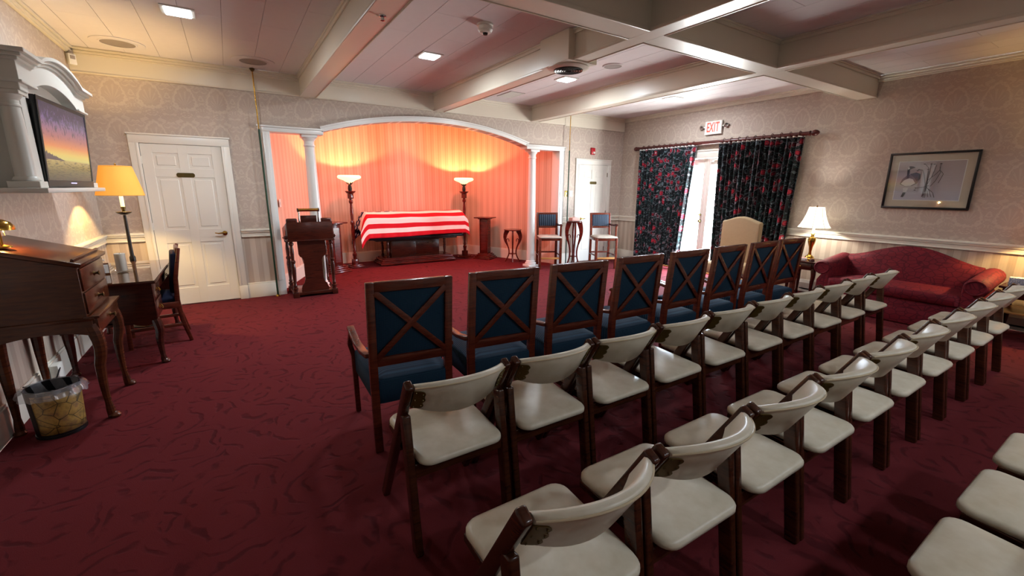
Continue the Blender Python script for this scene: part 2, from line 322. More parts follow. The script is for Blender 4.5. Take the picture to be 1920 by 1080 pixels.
# ------------------------------------------------------------------ mesh helpers
class MB:
    def __init__(s): s.v = []; s.f = []; s.uv = {}
    def add(s, vs, fs, M=None, uvs=None):
        o = len(s.v)
        s.v += [tuple(M @ Vector(p)) if M else tuple(p) for p in vs]
        s.f += [tuple(i+o for i in f) for f in fs]
        if uvs:
            for i, t in enumerate(uvs): s.uv[o+i] = t
        return s
    def box(s, x0, x1, y0, y1, z0, z1, M=None):
        v = [(x, y, z) for z in (z0, z1) for y in (y0, y1) for x in (x0, x1)]
        return s.add(v, [(0, 2, 3, 1), (4, 5, 7, 6), (0, 1, 5, 4), (2, 6, 7, 3), (0, 4, 6, 2), (1, 3, 7, 5)], M)
    def prism(s, poly, a, b, axis='z', M=None):
        """polygon in the two other axes (in xyz order), pushed from a to b along axis"""
        n = len(poly)
        def P(p, t): return {'x': (t, p[0], p[1]), 'y': (p[0], t, p[1]), 'z': (p[0], p[1], t)}[axis]
        vs = [P(p, a) for p in poly] + [P(p, b) for p in poly]
        fs = [tuple(range(n)), tuple(range(2*n-1, n-1, -1))] + [(i, (i+1) % n, n+(i+1) % n, n+i) for i in range(n)]
        return s.add(vs, fs, M)
    def lathe(s, prof, n=24, c=(0, 0, 0), M=None, wob=None):
        vs = []; fs = []; k = len(prof)
        for i in range(n):
            a = 2*PI*i/n; w = wob(i) if wob else 1.0
            vs += [(c[0]+r*w*math.cos(a), c[1]+r*w*math.sin(a), c[2]+z) for r, z in prof]
        for i in range(n):
            j = (i+1) % n
            fs += [(i*k+q, j*k+q, j*k+q+1, i*k+q+1) for q in range(k-1)]
        if prof[0][0] > 1e-6: fs.append(tuple(i*k for i in range(n))[::-1])
        if prof[-1][0] > 1e-6: fs.append(tuple(i*k+k-1 for i in range(n)))
        return s.add(vs, fs, M)
    def shell(s, prof, n=24, c=(0, 0, 0), t=0.003, wob=None):
        """open surface of revolution with a thickness"""
        pr = prof + [(max(r-t, 1e-4), z) for r, z in reversed(prof)]
        vs = []; fs = []; k = len(pr)
        for i in range(n):
            a = 2*PI*i/n; w = wob(i) if wob else 1.0
            vs += [(c[0]+r*w*math.cos(a), c[1]+r*w*math.sin(a), c[2]+z) for r, z in pr]
        for i in range(n):
            j = (i+1) % n
            fs += [(i*k+q, j*k+q, j*k+(q+1) % k, i*k+(q+1) % k) for q in range(k)]
        return s.add(vs, fs)
    def tube(s, pts, r, n=10, flat=1.0, closed=False):
        pts = [Vector(p) for p in pts]; m = len(pts); rs = r if isinstance(r, (list, tuple)) else [r]*m
        vs = []; prev = None
        for i, p in enumerate(pts):
            if closed: t = pts[(i+1) % m]-pts[i-1]
            else: t = pts[min(i+1, m-1)]-pts[max(i-1, 0)]
            t.normalize()
            if prev is None: a = Vector((0, 0, 1)) if abs(t.z) < 0.9 else Vector((1, 0, 0))
            else: a = prev
            a = (a - t*a.dot(t)).normalized(); prev = a; b = t.cross(a)
            vs += [p + (a*math.cos(2*PI*k/n)*flat + b*math.sin(2*PI*k/n))*rs[i] for k in range(n)]
        fs = []
        for i in range(m if closed else m-1):
            j = (i+1) % m; fs += [(i*n+k, i*n+(k+1) % n, j*n+(k+1) % n, j*n+k) for k in range(n)]
        if not closed: fs += [tuple(range(n))[::-1], tuple((m-1)*n+k for k in range(n))]
        return s.add(vs, fs)
    def bar(s, p, q, w, h, up=(0, 0, 1)):
        p = Vector(p); q = Vector(q); t = (q-p).normalized(); u = Vector(up); u = (u-t*u.dot(t)).normalized(); b = t.cross(u)
        vs = [e + b*(sx*w/2) + u*(sy*h/2) for e in (p, q) for sx, sy in ((-1, -1), (1, -1), (1, 1), (-1, 1))]
        return s.add(vs, [(3, 2, 1, 0), (4, 5, 6, 7)] + [(i, (i+1) % 4, 4+(i+1) % 4, 4+i) for i in range(4)])
    def path(s, pts, prof_w, prof_h, up=(0, 1, 0)):
        """flat board swept along a polyline; prof_w may vary (in the plane across up)"""
        pts = [Vector(p) for p in pts]; u = Vector(up).normalized(); m = len(pts); vs = []
        ws = prof_w if isinstance(prof_w, (list, tuple)) else [prof_w]*m
        for i, p in enumerate(pts):
            t = (pts[min(i+1, m-1)]-pts[max(i-1, 0)]).normalized(); b = t.cross(u).normalized()
            vs += [p+b*(sx*ws[i]/2)+u*(sy*prof_h/2) for sx, sy in ((-1, -1), (1, -1), (1, 1), (-1, 1))]
        fs = [(3, 2, 1, 0), tuple(4*(m-1)+k for k in range(4))]
        for i in range(m-1): fs += [(4*i+k, 4*i+(k+1) % 4, 4*i+4+(k+1) % 4, 4*i+4+k) for k in range(4)]
        return s.add(vs, fs)
    def grid(s, fn, nu, nv, thick=None, uvf=None):
        vs = [fn(i/nu, j/nv) for j in range(nv+1) for i in range(nu+1)]
        fs = [(j*(nu+1)+i, j*(nu+1)+i+1, (j+1)*(nu+1)+i+1, (j+1)*(nu+1)+i) for j in range(nv) for i in range(nu)]
        uvs = [(uvf(i/nu, j/nv) if uvf else (i/nu, j/nv)) for j in range(nv+1) for i in range(nu+1)]
        return s.add(vs, fs, None, uvs)
    def build(s, name, mat, parent=None, bevel=0.0, seg=2, angle=0.6, solid=0.0, subsurf=0, loc=None):
        me = bpy.data.meshes.new(name)
        bm = bmesh.new(); vv = [bm.verts.new(p) for p in s.v]
        for f in s.f:
            try: bm.faces.new([vv[i] for i in f])
            except ValueError: pass
        if s.uv:
            bm.verts.index_update(); ul = bm.loops.layers.uv.new('UVMap')
            for f in bm.faces:
                for l in f.loops: l[ul].uv = s.uv.get(l.vert.index, (0, 0))
        else: bmesh.ops.recalc_face_normals(bm, faces=bm.faces)
        if bevel > 0:
            es = [e for e in bm.edges if len(e.link_faces) == 2 and e.calc_face_angle(0) > 0.6]
            bmesh.ops.bevel(bm, geom=es, offset=bevel, segments=seg, profile=0.5, affect='EDGES', clamp_overlap=True)
        bm.to_mesh(me); bm.free()
        for p in me.polygons: p.use_smooth = True
        me.set_sharp_from_angle(angle=angle)
        me.materials.append(MATS[mat])
        o = bpy.data.objects.new(name, me); C.objects.link(o)
        if parent: o.parent = parent
        if loc: o.location = loc
        if solid: md = o.modifiers.new('thickness', 'SOLIDIFY'); md.thickness = solid; md.offset = 0
        if subsurf: md = o.modifiers.new('smooth', 'SUBSURF'); md.levels = md.render_levels = subsurf
        return o

def tag(o, label=None, cat=None, group=None, kind=None):
    if label: o['label'] = label
    if cat: o['category'] = cat
    if group: o['group'] = group
    if kind: o['kind'] = kind
    return o
def thing(name, label, cat, loc=(0, 0, 0), rz=0.0, group=None, kind=None):
    o = bpy.data.objects.new(name, None); C.objects.link(o); o.empty_display_size = 0.1
    o.location = loc; o.rotation_euler = (0, 0, rz); return tag(o, label, cat, group, kind)
def struct(o): o['kind'] = 'structure'; return o
def sroot(name, loc=(0, 0, 0), rz=0.0):
    o = bpy.data.objects.new(name, None); C.objects.link(o); o.location = loc; o.rotation_euler = (0, 0, rz); return struct(o)
def dup(root, loc, rz, label=None):
    r = root.copy(); C.objects.link(r); r.location = loc; r.rotation_euler = (0, 0, rz)
    if label: r['label'] = label
    for ch in list(root.children):
        c = ch.copy(); C.objects.link(c); c.parent = r
        for g in list(ch.children):
            d = g.copy(); C.objects.link(d); d.parent = c
    return r
def light(name, kind, power, color, loc, parent=None, size=0.1, rot=None, spread=None, size_y=None):
    l = bpy.data.lights.new(name, kind); l.energy = power; l.color = color
    if kind == 'AREA':
        l.size = size
        if size_y: l.shape = 'RECTANGLE'; l.size_y = size_y
        if spread: l.spread = spread
    else: l.shadow_soft_size = size
    o = bpy.data.objects.new(name, l); C.objects.link(o); o.location = loc
    if rot: o.rotation_euler = rot
    if parent: o.parent = parent
    return o
def rounded(w, d, r, n=5):
    """rounded rectangle outline centred on 0"""
    out = []
    for cx, cy, a0 in ((w/2-r, d/2-r, 0), (-w/2+r, d/2-r, PI/2), (-w/2+r, -d/2+r, PI), (w/2-r, -d/2+r, 1.5*PI)):
        out += [(cx+r*math.cos(a0+PI/2*i/n), cy+r*math.sin(a0+PI/2*i/n)) for i in range(n+1)]
    return out

# ================================================================== THE SETTING
def B(x0, x1, y0, y1, z0, z1): return MB().box(x0, x1, y0, y1, z0, z1)
struct(B(XL-0.1, XR+0.15, YREAR-0.1, 9.6, -0.1, 0.0).build('floor', 'carpet'))
struct(B(XL-0.12, XL, YREAR-0.1, YB+0.2, 0, 3.12).build('wall_left', 'wallpaper_y'))
struct(B(XL-0.12, XR+0.15, YREAR-0.12, YREAR, 0, 3.12).build('wall_rear', 'wallpaper_x'))
X0, X1, ZH, ZA = 1.23, 4.85, 2.30, 2.605
def arch(n=24, off=0.0, x0=X0, x1=X1, zs=ZH+0.03, za=ZA):
    h = (x1-x0)/2; rise = za-zs; R = (h*h+rise*rise)/(2*rise); cx = (x0+x1)/2; cz = za-R; a = math.asin(h/R)
    return [(cx+(R+off)*math.sin(-a+2*a*i/n), cz+(R+off)*math.cos(-a+2*a*i/n)) for i in range(n+1)]
poly = [(XL-0.1, 0), (0.50, 0), (0.50, ZH), (X0, ZH)] + arch() + [(X1, ZH), (5.68, ZH), (5.68, 0), (5.76, 0), (5.76, 3.12), (XL-0.1, 3.12)]
struct(MB().prism(poly, YB, YB+0.2, 'y').build('wall_back', 'wallpaper_x'))
struct(B(5.76, XR+0.15, YR, YR+0.12, 0, 3.12).build('wall_back_right', 'wallpaper_x'))
DY0, DY1, DZ = 4.05, 6.05, 2.16
poly = [(YREAR-0.1, 0), (DY0, 0), (DY0, DZ), (DY1, DZ), (DY1, 0), (YR+0.12, 0), (YR+0.12, 3.12), (YREAR-0.1, 3.12)]
struct(MB().prism(poly, XR, XR+0.15, 'x').build('wall_right', 'wallpaper_y'))
# alcove
def slab(p, q, z0, z1, t):
    d = (Vector(q)-Vector(p)).normalized(); n = Vector((-d.y, d.x))*t
    return MB().prism([p, q, (q[0]+n.x, q[1]+n.y), (p[0]+n.x, p[1]+n.y)], z0, z1, 'z')
AZ = 2.95
for i, (nm, mt) in enumerate((('wall_alcove_left', 'alcove_paper_y'), ('wall_alcove_back', 'alcove_paper_x'), ('wall_alcove_right', 'alcove_paper_y'))):
    struct(slab(ALC[i], ALC[i+1], 0, AZ+0.05, 0.08).build(nm, mt))
    b = struct(slab(ALC[i], ALC[i+1], 0, 0.20, -0.018).build('baseboard_alcove_'+('left', 'back', 'right')[i], 'white_trim'))
    slab(ALC[i], ALC[i+1], 0.20, 0.222, -0.010).build('cap', 'white_trim', b)
struct(B(0.3, 5.9, YB+0.2, 9.6, AZ, AZ+0.05).build('ceiling_alcove', 'ceiling_tile'))
# arch trim: flat lintels beside the arch and a moulded band that follows the curve
def band(off0, off1, y0, y1):
    a, b = arch(32, off0), arch(32, off1)
    mb = MB()
    for i in range(32): mb.prism([a[i], a[i+1], b[i+1], b[i]], y0, y1, 'y')
    return mb
tr = sroot('trim_arch')
band(0.0, 0.055, YB-0.03, YB+0.22).build('arch_band', 'column_paint', tr, angle=0.9)
band(0.055, 0.075, YB-0.045, YB+0.01).build('arch_bead', 'column_paint', tr, angle=0.9)
for x0, x1 in ((0.42, X0+0.02), (X1-0.02, 5.76)):
    l = B(x0, x1, YB-0.03, YB+0.22, ZH-0.01, ZH+0.045).build('lintel', 'column_paint', tr, 0.004)
    B(x0-0.01, x1+0.01, YB-0.045, YB+0.01, ZH+0.045, ZH+0.07).build('lintel_cap', 'column_paint', l, 0.005)
for x0, x1 in ((0.44, 0.56), (5.62, 5.75)):
    j = B(x0, x1, YB-0.025, YB+0.22, 0, ZH-0.01).build('jamb', 'column_paint', tr, 0.006)
    B(x0+0.03, x1-0.03, YB-0.033, YB-0.02, 0.22, ZH-0.03).build('bead', 'column_paint', j, 0.004)
for i, x in enumerate((1.066, 5.05)):
    c = sroot('column_%d' % (i+1), (x, 7.20, 0))
    MB().lathe([(0.080, 0.12), (0.081, 0.7), (0.076, 1.5), (0.068, 2.16)], 32).build('shaft', 'column_paint', c)
    MB().lathe([(0.0, 0.045), (0.108, 0.045), (0.114, 0.065), (0.108, 0.088), (0.092, 0.095), (0.090, 0.105), (0.095, 0.115), (0.080, 0.13)], 32).build('base', 'column_paint', c)
    B(-0.115, 0.115, -0.115, 0.115, 0, 0.046).build('plinth', 'column_paint', c, 0.004)
    MB().lathe([(0.068, 2.12), (0.078, 2.13), (0.078, 2.145), (0.070, 2.155), (0.070, 2.20), (0.095, 2.235), (0.100, 2.25)], 32).build('capital', 'column_paint', c)
    B(-0.105, 0.105, -0.105, 0.105, 2.25, 2.292).build('abacus', 'column_paint', c, 0.004)
# ceiling with separate boards
ceil = struct(B(XL-0.1, XR+0.15, YREAR-0.1, YR+0.15, ZC+0.012, ZC+0.1).build('ceiling', 'ceiling_joint'))
PW, PL = 0.315, 1.22
pm = None; k = 0
for i in range(-1, 29):
    x = -1.14+PW*(i-1)
    for j in range(-1, 9):
        y = 5.15-PL*(8-j)+2*PL + (PL/2 if i % 2 else 0)
        xa, xb, ya, yb = max(x, XL), min(x+PW, XR), max(y, YREAR), min(y+PL, YR)
        if xb-xa < 0.03 or yb-ya < 0.03: continue
        whole = abs(xb-xa-PW) < 1e-6 and abs(yb-ya-PL) < 1e-6
        if whole and pm: o = bpy.data.objects.new('ceiling_panel', pm); C.objects.link(o); o.parent = ceil
        else:
            o = B(0.0015, xb-xa-0.0015, 0.001, yb-ya-0.001, 0, 0.013).build('ceiling_panel', 'ceiling_tile', ceil, 0.0015, 1)
            if whole: pm = o.data
        o.location = (xa, ya, ZC)
# beams: body, crown strip along the top of each side, lip along the bottom edges
ZBm = 2.785
CRS = (2.645, 2.86); YBEAMS = ((0.99, 1.18), (2.98, 3.15), (4.92, 5.08))
def beam(name, x0, x1, y0, y1, along):
    r = sroot(name)
    if along == 'y': B(x0, x1, y0, y1, ZBm, ZC+0.005).build('beam_body', 'beam_paint', r, 0.002, 1); spans = [(y0, CRS[0]), (CRS[1], y1)]
    else:
        e = [x0] + [v for p in YBEAMS for v in p] + [x1]; spans = [(e[i], e[i+1]) for i in range(0, len(e), 2)]
        for a, b in spans: B(a, b, y0, y1, ZBm, ZC+0.005).build('beam_body', 'beam_paint', r)
    for s in (0, 1):
        for nm, w, za, zb in (('lip', 0.014, ZBm-0.006, ZBm+0.022), ('crown_strip', 0.018, ZC-0.045, ZC), ('crown_bead', 0.034, ZC-0.016, ZC)):
            for a, b in spans:
                if along == 'y':
                    e = x0-w if s == 0 else x1; B(e, e+w, a, b, za, zb).build(nm, 'beam_paint', r, 0.004)
                else:
                    e = y0-w if s == 0 else y1; B(a, b, e, e+w, za, zb).build(nm, 'beam_paint', r, 0.004)
    return r
beam('beam_over_door', *YBEAMS[0], YREAR, YB-0.022, 'y')
beam('beam_over_casket', *YBEAMS[1], YREAR, YB-0.022, 'y')
beam('beam_over_seats', *YBEAMS[2], YREAR, YB-0.022, 'y')
beam('beam_cross', XL, XR, *CRS, 'x')
# fascia and crown at the top of the walls
def run(name, x0, x1, y0, y1, side, fascia=True):
    r = sroot(name)
    def S_(d, z0, z1):
        if side == 'b': return B(x0, x1, y1-d, y1, z0, z1)
        if side == 'l': return B(x0, x0+d, y0, y1, z0, z1)
        if side == 'r': return B(x1-d, x1, y0, y1, z0, z1)
        return B(x0, x1, y0, y0+d, z0, z1)
    if fascia:
        S_(0.022, ZBm, 2.985).build('fascia', 'beam_paint', r, 0.002, 1); S_(0.030, ZBm-0.004, ZBm+0.014).build('bead', 'beam_paint', r, 0.004)
    S_(0.034, 2.972, 2.99).build('bead', 'beam_paint', r, 0.004)
    S_(0.046, 2.99, 3.02).build('crown', 'beam_paint', r, 0.008); S_(0.066, 3.02, ZC).build('crown', 'beam_paint', r, 0.010)
run('trim_crown_back', XL, 5.76, 0, YB, 'b'); run('trim_crown_back_right', 5.76, XR, 0, YR, 'b')
run('trim_crown_left', XL, 0, YREAR, YB, 'l', False); run('trim_crown_right', 0, XR, YREAR, YR, 'r', False); run('trim_crown_rear', XL, XR, YREAR, 0, 'f', False)
# chair rails and baseboards
def rail(name, side, a, b, base, parts):
    r = sroot(name)
    for nm, d, z0, z1, bv in parts:
        if side == 'b': mb = B(a, b, base-d, base, z0, z1)
        elif side == 'l': mb = B(base, base+d, a, b, z0, z1)
        elif side == 'r': mb = B(base-d, base, a, b, z0, z1)
        else: mb = B(a, b, base, base+d, z0, z1)
        mb.build(nm, 'white_trim', r, bv)
    return r
RP = [('rail_body', 0.016, 0.865, 0.975, 0.003), ('rail_cap', 0.040, 0.945, 0.972, 0.008), ('rail_bead', 0.030, 0.925, 0.946, 0.006), ('rail_foot', 0.024, 0.866, 0.882, 0.005)]
BP = [('board', 0.018, 0, 0.195, 0.002), ('board_cap', 0.012, 0.195, 0.215, 0.005)]
rail('trim_rail_left', 'l', YREAR, YB, XL, RP); rail('trim_rail_rear', 'f', XL, XR, YREAR, RP)
rail('trim_rail_right', 'r', YREAR, DY0-0.09, XR, RP); rail('trim_rail_right_far', 'r', DY1+0.09, YR, XR, RP)
rail('trim_rail_back', 'b', XL, -0.955, YB, RP); rail('trim_rail_back_mid', 'b', 0.075, 0.44, YB, RP)
rail('trim_rail_back_right', 'b', 7.125, XR, YR, RP); rail('trim_rail_back_switch', 'b', 5.76, 6.13, YR, RP)
rail('baseboard_left', 'l', YREAR, YB, XL, BP); rail('baseboard_rear', 'f', XL, XR, YREAR, BP)
rail('baseboard_right', 'r', 3.25, DY0-0.09, XR, BP); rail('baseboard_right_far', 'r', DY1+0.09, YR, XR, BP)
rail('baseboard_back', 'b', XL, -0.955, YB, BP); rail('baseboard_back_mid', 'b', 0.075, 0.44, YB, BP)
rail('baseboard_back_right', 'b', 7.125, XR, YR, BP); rail('baseboard_back_switch', 'b', 5.76, 6.13, YR, BP)
h = tag(thing('baseboard_heater', 'long white metal baseboard heater running behind the red sofa', 'heater'))
B(XR-0.065, XR-0.004, -0.6, 3.2, 0.02, 0.05).build('bottom_rail', 'heater_white', h, 0.004)
MB().prism([(XR-0.065, 0.075), (XR-0.070, 0.16), (XR-0.045, 0.20), (XR-0.004, 0.205), (XR-0.004, 0.19), (XR-0.045, 0.185), (XR-0.06, 0.155), (XR-0.058, 0.075)], -0.6, 3.2, 'y').build('front_cover', 'heater_white', h, angle=0.3)
B(XR-0.03, XR-0.004, -0.6, 3.2, 0.05, 0.19).build('fins', 'vent_dark', h)

# six-panel doors
def door(name, xo0, xo1, yw, knob_x, hinge_left, handle=True):
    r = sroot(name); ci, zt = 0.095, 2.06
    xi0, xi1 = xo0+ci, xo1-ci
    for x0, x1 in ((xo0, xi0), (xi1, xo1)):
        c = B(x0, x1, yw-0.028, yw, 0.19, zt+0.0).build('casing', 'door_paint', r, 0.004)
        inner = (x1-0.03, x1) if x0 == xo0 else (x0, x0+0.03)
        B(inner[0], inner[1], yw-0.036, yw-0.026, 0.19, zt).build('casing_bead', 'door_paint', c, 0.004)
        B(x0-0.003, x1+0.003, yw-0.034, yw, 0, 0.19).build('plinth_block', 'door_paint', c, 0.003)
    c = B(xo0, xo1, yw-0.028, yw, zt, zt+0.095).build('head_casing', 'door_paint', r, 0.004)
    B(xo0-0.012, xo1+0.012, yw-0.04, yw, zt+0.095, zt+0.115).build('head_cap', 'door_paint', c, 0.005)
    yf = yw-0.016
    lf = B(xi0+0.004, xi1-0.004, yf+0.008, yw, 0.012, zt-0.004).build('leaf', 'door_paint', r)
    wd = xi1-xi0; st = 0.115; mid = 0.10; cx = (xi0+xi1)/2
    rows = [(0.23, 0.83), (1.00, 1.66), (1.77, 1.95)]
    for x0, x1 in ((xi0+0.004, xi0+st), (cx-mid/2, cx+mid/2), (xi1-st, xi1-0.004)): B(x0, x1, yf, yf+0.02, 0.012, zt-0.004).build('stile', 'door_paint', lf, 0.003, 1)
    zs = [0.012] + [v for p in rows for v in p] + [zt-0.004]
    for i in range(0, len(zs), 2):
        for x0, x1 in ((xi0+st, cx-mid/2), (cx+mid/2, xi1-st)): B(x0-0.002, x1+0.002, yf+0.0006, yf+0.02, zs[i], zs[i+1]).build('door_rail', 'door_paint', lf, 0.002, 1)
    for z0, z1 in rows:
        for x0, x1 in ((xi0+st, cx-mid/2), (cx+mid/2, xi1-st)):
            B(x0+0.028, x1-0.028, yf+0.002, yf+0.02, z0+0.028, z1-0.028).build('panel', 'door_paint', lf, 0.010, 1)
    pl = MB().prism([(cx-0.095, 1.675), (cx-0.08, 1.66), (cx+0.08, 1.66), (cx+0.095, 1.675), (cx+0.095, 1.70), (cx+0.08, 1.715), (cx-0.08, 1.715), (cx-0.095, 1.70)], yf-0.004, yf+0.002, 'y').build('name_plate', 'dark_brass', r)
    hx = xi0+0.002 if hinge_left else xi1-0.002
    for z in (0.25, 1.05, 1.86): MB().lathe([(0, -0.045), (0.008, -0.045), (0.008, 0.045), (0, 0.045)], 10, (hx, yf-0.004, z)).build('hinge', 'dark_brass' if not hinge_left else 'white_trim', r)
    if handle:
        d = -1 if hinge_left else 1
        hd = MB().lathe([(0, 0), (0.030, 0), (0.030, 0.008), (0.012, 0.012), (0.011, 0.045), (0, 0.045)], 18, M=Matrix.Translation((knob_x, yf, 0.935)) @ Matrix.Rotation(PI/2, 4, 'X')).build('lever_rose', 'brass', r)
        MB().tube([(knob_x, yf-0.040, 0.935), (knob_x+d*0.03, yf-0.048, 0.94), (knob_x+d*0.07, yf-0.046, 0.936), (knob_x+d*0.11, yf-0.042, 0.945)], [0.011, 0.010, 0.008, 0.006], 10).build('lever', 'brass', hd)
    return r
door('door_1', -0.955, 0.07, YB, -0.11, True)
door('door_2', 6.13, 7.125, YR, 6.30, False)

# french doors to the outside behind the curtains
fd = sroot('door_3')
for y0, y1 in ((DY0-0.08, DY0+0.02), (DY1-0.02, DY1+0.08)): B(XR-0.03, XR+0.14, y0, y1, 0, DZ).build('casing', 'door_paint', fd, 0.004)
B(XR-0.03, XR+0.14, DY0-0.08, DY1+0.08, DZ-0.03, DZ+0.09).build('head_casing', 'door_paint', fd, 0.004)
B(XR-0.042, XR, DY0-0.10, DY1+0.10, DZ+0.09, DZ+0.115).build('head_cap', 'door_paint', fd, 0.005)
B(XR, XR+0.15, DY0, DY1, 0.0, 0.02).build('threshold', 'oak', fd)
for y0, y1 in ((DY0+0.02, 5.075), (5.08, DY1-0.02)):
    lf = sroot('leaf'); del lf['kind']; lf.parent = fd
    for a, b in ((y0, y0+0.07), (y1-0.07, y1)): B(XR+0.05, XR+0.09, a, b, 0.02, DZ-0.035).build('stile', 'door_paint', lf, 0.003, 1)
    for z0, z1 in ((0.02, 0.25), (DZ-0.15, DZ-0.035)): B(XR+0.05, XR+0.09, y0+0.07, y1-0.07, z0, z1).build('door_rail', 'door_paint', lf, 0.003, 1)
    B(XR+0.068, XR+0.072, y0+0.07, y1-0.07, 0.25, DZ-0.15).build('pane', 'glass', lf)
for z, rr in ((0.98, 0.028), (1.10, 0.018)): MB().lathe([(0, 0), (rr, 0.0), (rr*1.1, 0.03), (rr*0.8, 0.05), (0, 0.055)], 16, M=Matrix.Translation((XR+0.05, 5.125, z)) @ Matrix.Rotation(-PI/2, 4, 'Y')).build('knob', 'dark_brass', fd)
MB().box(XR-0.0, XR+0.05, 4.95, 5.02, DZ-0.10, DZ-0.04).tube([(XR+0.02, 4.98, DZ-0.07), (XR-0.02, 4.85, DZ-0.06), (XR+0.0, 4.62, DZ-0.05)], 0.008, 8).build('door_closer', 'white_plastic', fd)
struct(B(XR+0.15, XR+0.75, DY0-0.3, DY1+0.3, -0.16, -0.04).build('ground_outside', 'outdoor_concrete'))
pt = light('door_portal', 'AREA', 1.0, (1, 1, 1), (XR+0.12, (DY0+DY1)/2, DZ/2), None, DY1-DY0, (0, -PI/2, 0), None, DZ)
pt.data.shape = 'RECTANGLE'; pt.data.size = DZ; pt.data.size_y = DY1-DY0; pt.data.cycles.is_portal = True
pt.rotation_euler = (0, PI/2, 0)

# ================================================================== SEATING
def loft(mb, rings, cap=True):
    n = len(rings[0]); vs = [p for r in rings for p in r]; fs = []
    for i in range(len(rings)-1): fs += [(i*n+k, i*n+(k+1) % n, (i+1)*n+(k+1) % n, (i+1)*n+k) for k in range(n)]
    if cap: fs += [tuple(range(n))[::-1], tuple((len(rings)-1)*n+k for k in range(n))]
    mb.add(vs, fs); return mb
def pad(w0, w1, y0, y1, z0, z1, r=0.05, crown=0.012, tilt=0.0):
    """upholstered pad: rounded outline, soft edges; w0 width at y0, w1 at y1"""
    d = y1-y0; cy = (y0+y1)/2; mb = MB(); rings = []
    for z, s in ((z0, 0.94), (z0+0.008, 1.0), (z1-0.014, 1.0), (z1-0.005, 0.975), (z1, 0.92), (z1+crown*0.7, 0.7), (z1+crown, 0.35)):
        ring = []
        for x, y in rounded(1.0*w0, d, r, 5):
            t = (y+d/2)/d; k = (w0+(w1-w0)*t)/w0
            ring.append((x*k*s, cy+y*s, z+tilt*(y*s)))
        rings.append(ring)
    return loft(mb, rings)
def make_folding_chair():
    t = thing('folding_chair', 'x', 'chair', group='cream folding chairs set out in rows')
    LE = math.atan(0.563)
    for s in (-1, 1):
        x = s*0.229
        MB().bar((x, 0.462, 0.0), (x, 0.018, 0.788), 0.034, 0.050, (0, 1, 0)).build('back_post', 'folding_wood', t, 0.010, 3)
        MB().bar((x, -0.002, 0.0), (x, 0.088, 0.625), 0.034, 0.056, (0, 1, 0)).build('rear_leg', 'folding_wood', t, 0.008, 3)
        MB().bar((s*0.200, 0.055, 0.395), (s*0.200, 0.40, 0.418), 0.022, 0.034).build('seat_rail', 'folding_wood', t, 0.003, 1)
    B(-0.216, 0.216, 0.030, 0.052, 0.345, 0.412).build('rear_rail', 'folding_wood', t, 0.004, 1)
    MB().tube([(-0.22, 0.255, 0.365), (0.22, 0.255, 0.365)], 0.011, 10).build('stretcher', 'folding_wood', t)
    pad(0.40, 0.425, -0.022, 0.425, 0.420, 0.456, 0.055, 0.010, 0.03).build('seat', 'cream_vinyl', t, angle=1.2)
    # curved padded backrest, leaning with the posts
    def yz(sl, nrm): return (0.046-0.563*0.0 - math.sin(LE)*sl - math.cos(LE)*nrm, 0.722+math.cos(LE)*sl - math.sin(LE)*nrm)
    rings = []; N = 16; rim = []
    for i in range(N+1):
        u = -1+2*i/N; w = 0.209; bul = 0.078*(1-u*u)
        top = 0.068+0.030*(1-u*u); bot = -0.060-0.050*(1-u*u); c = 0.013
        loop = [(top-c, -0.017), (top-0.003, -0.008), (top, 0.004), (top-0.002, 0.014), (top-0.008, 0.017), (bot+0.006, 0.017), (bot, 0.008), (bot, -0.008), (bot+c, -0.017)]
        ring = []
        for sl, nn in loop:
            y, z = yz(sl, nn); ring.append((u*w, y-bul, z))
        rings.append(ring); y, z = yz(top-0.002, 0.017); rim.append((u*w, y-bul, z))
    b = loft(MB(), rings).build('backrest', 'cream_vinyl', t, angle=1.1)
    MB().tube(rim, 0.0035, 8).build('piping', 'piping_cream', b)
    for s in (-1, 1):
        out = [(0, -0.054), (0, 0.054)]
        for cz, rr in ((0.036, 0.018), (0.0, 0.021), (-0.036, 0.018)):
            out += [(0.024+rr*math.cos(a), cz+rr*math.sin(a)) for a in [PI/2-PI*k/6 for k in range(7)]]
        def onb(px, pz, nn):
            xx = 0.214-px; u = xx/0.209; y, z = yz(pz, nn); return (s*xx, y-0.078*(1-u*u), z)
        n = len(out); vs = [onb(p[0], p[1], 0.0185) for p in out]+[onb(p[0], p[1], 0.0225) for p in out]
        pl = MB().add(vs, [tuple(range(n)), tuple(range(2*n-1, n-1, -1))]+[(i, (i+1) % n, n+(i+1) % n, n+i) for i in range(n)]).build('hinge_plate', 'bronze', t)
        rv = MB()
        for px, pz in ((0.008, 0.045), (0.008, 0.0), (0.008, -0.045), (0.032, 0.036), (0.036, 0.0), (0.032, -0.036)):
            rv.lathe([(0.0045, 0), (0.003, 0.003), (0, 0.0035)], 8, M=Matrix.Translation(onb(px, pz, 0.0225)) @ Matrix.Rotation(-s*0.55, 4, 'Z') @ Matrix.Rotation(PI/2+LE, 4, 'X'))
        rv.build('rivet', 'dark_brass', pl)['kind'] = 'stuff'
    return t
ORD = ['first', 'second', 'third', 'fourth', 'fifth', 'sixth', 'seventh', 'eighth', 'ninth', 'tenth']
fc = make_folding_chair(); used = False
def put_folding(x, y, rz, label):
    global used
    if not used: fc.location = (x, y, 0); fc.rotation_euler = (0, 0, rz); fc['label'] = label; used = True
    else: dup(fc, (x, y, 0), rz, label)
R1 = [0.50, 1.01, 1.51, 2.01, 2.51, 3.02, 3.52, 4.03, 4.54, 5.07]
R2 = [0.495, 1.00, 1.505, 2.00, 2.50, 3.01, 3.53, 4.05, 4.58, 5.10]
R3 = [1.545, 2.04, 2.55]
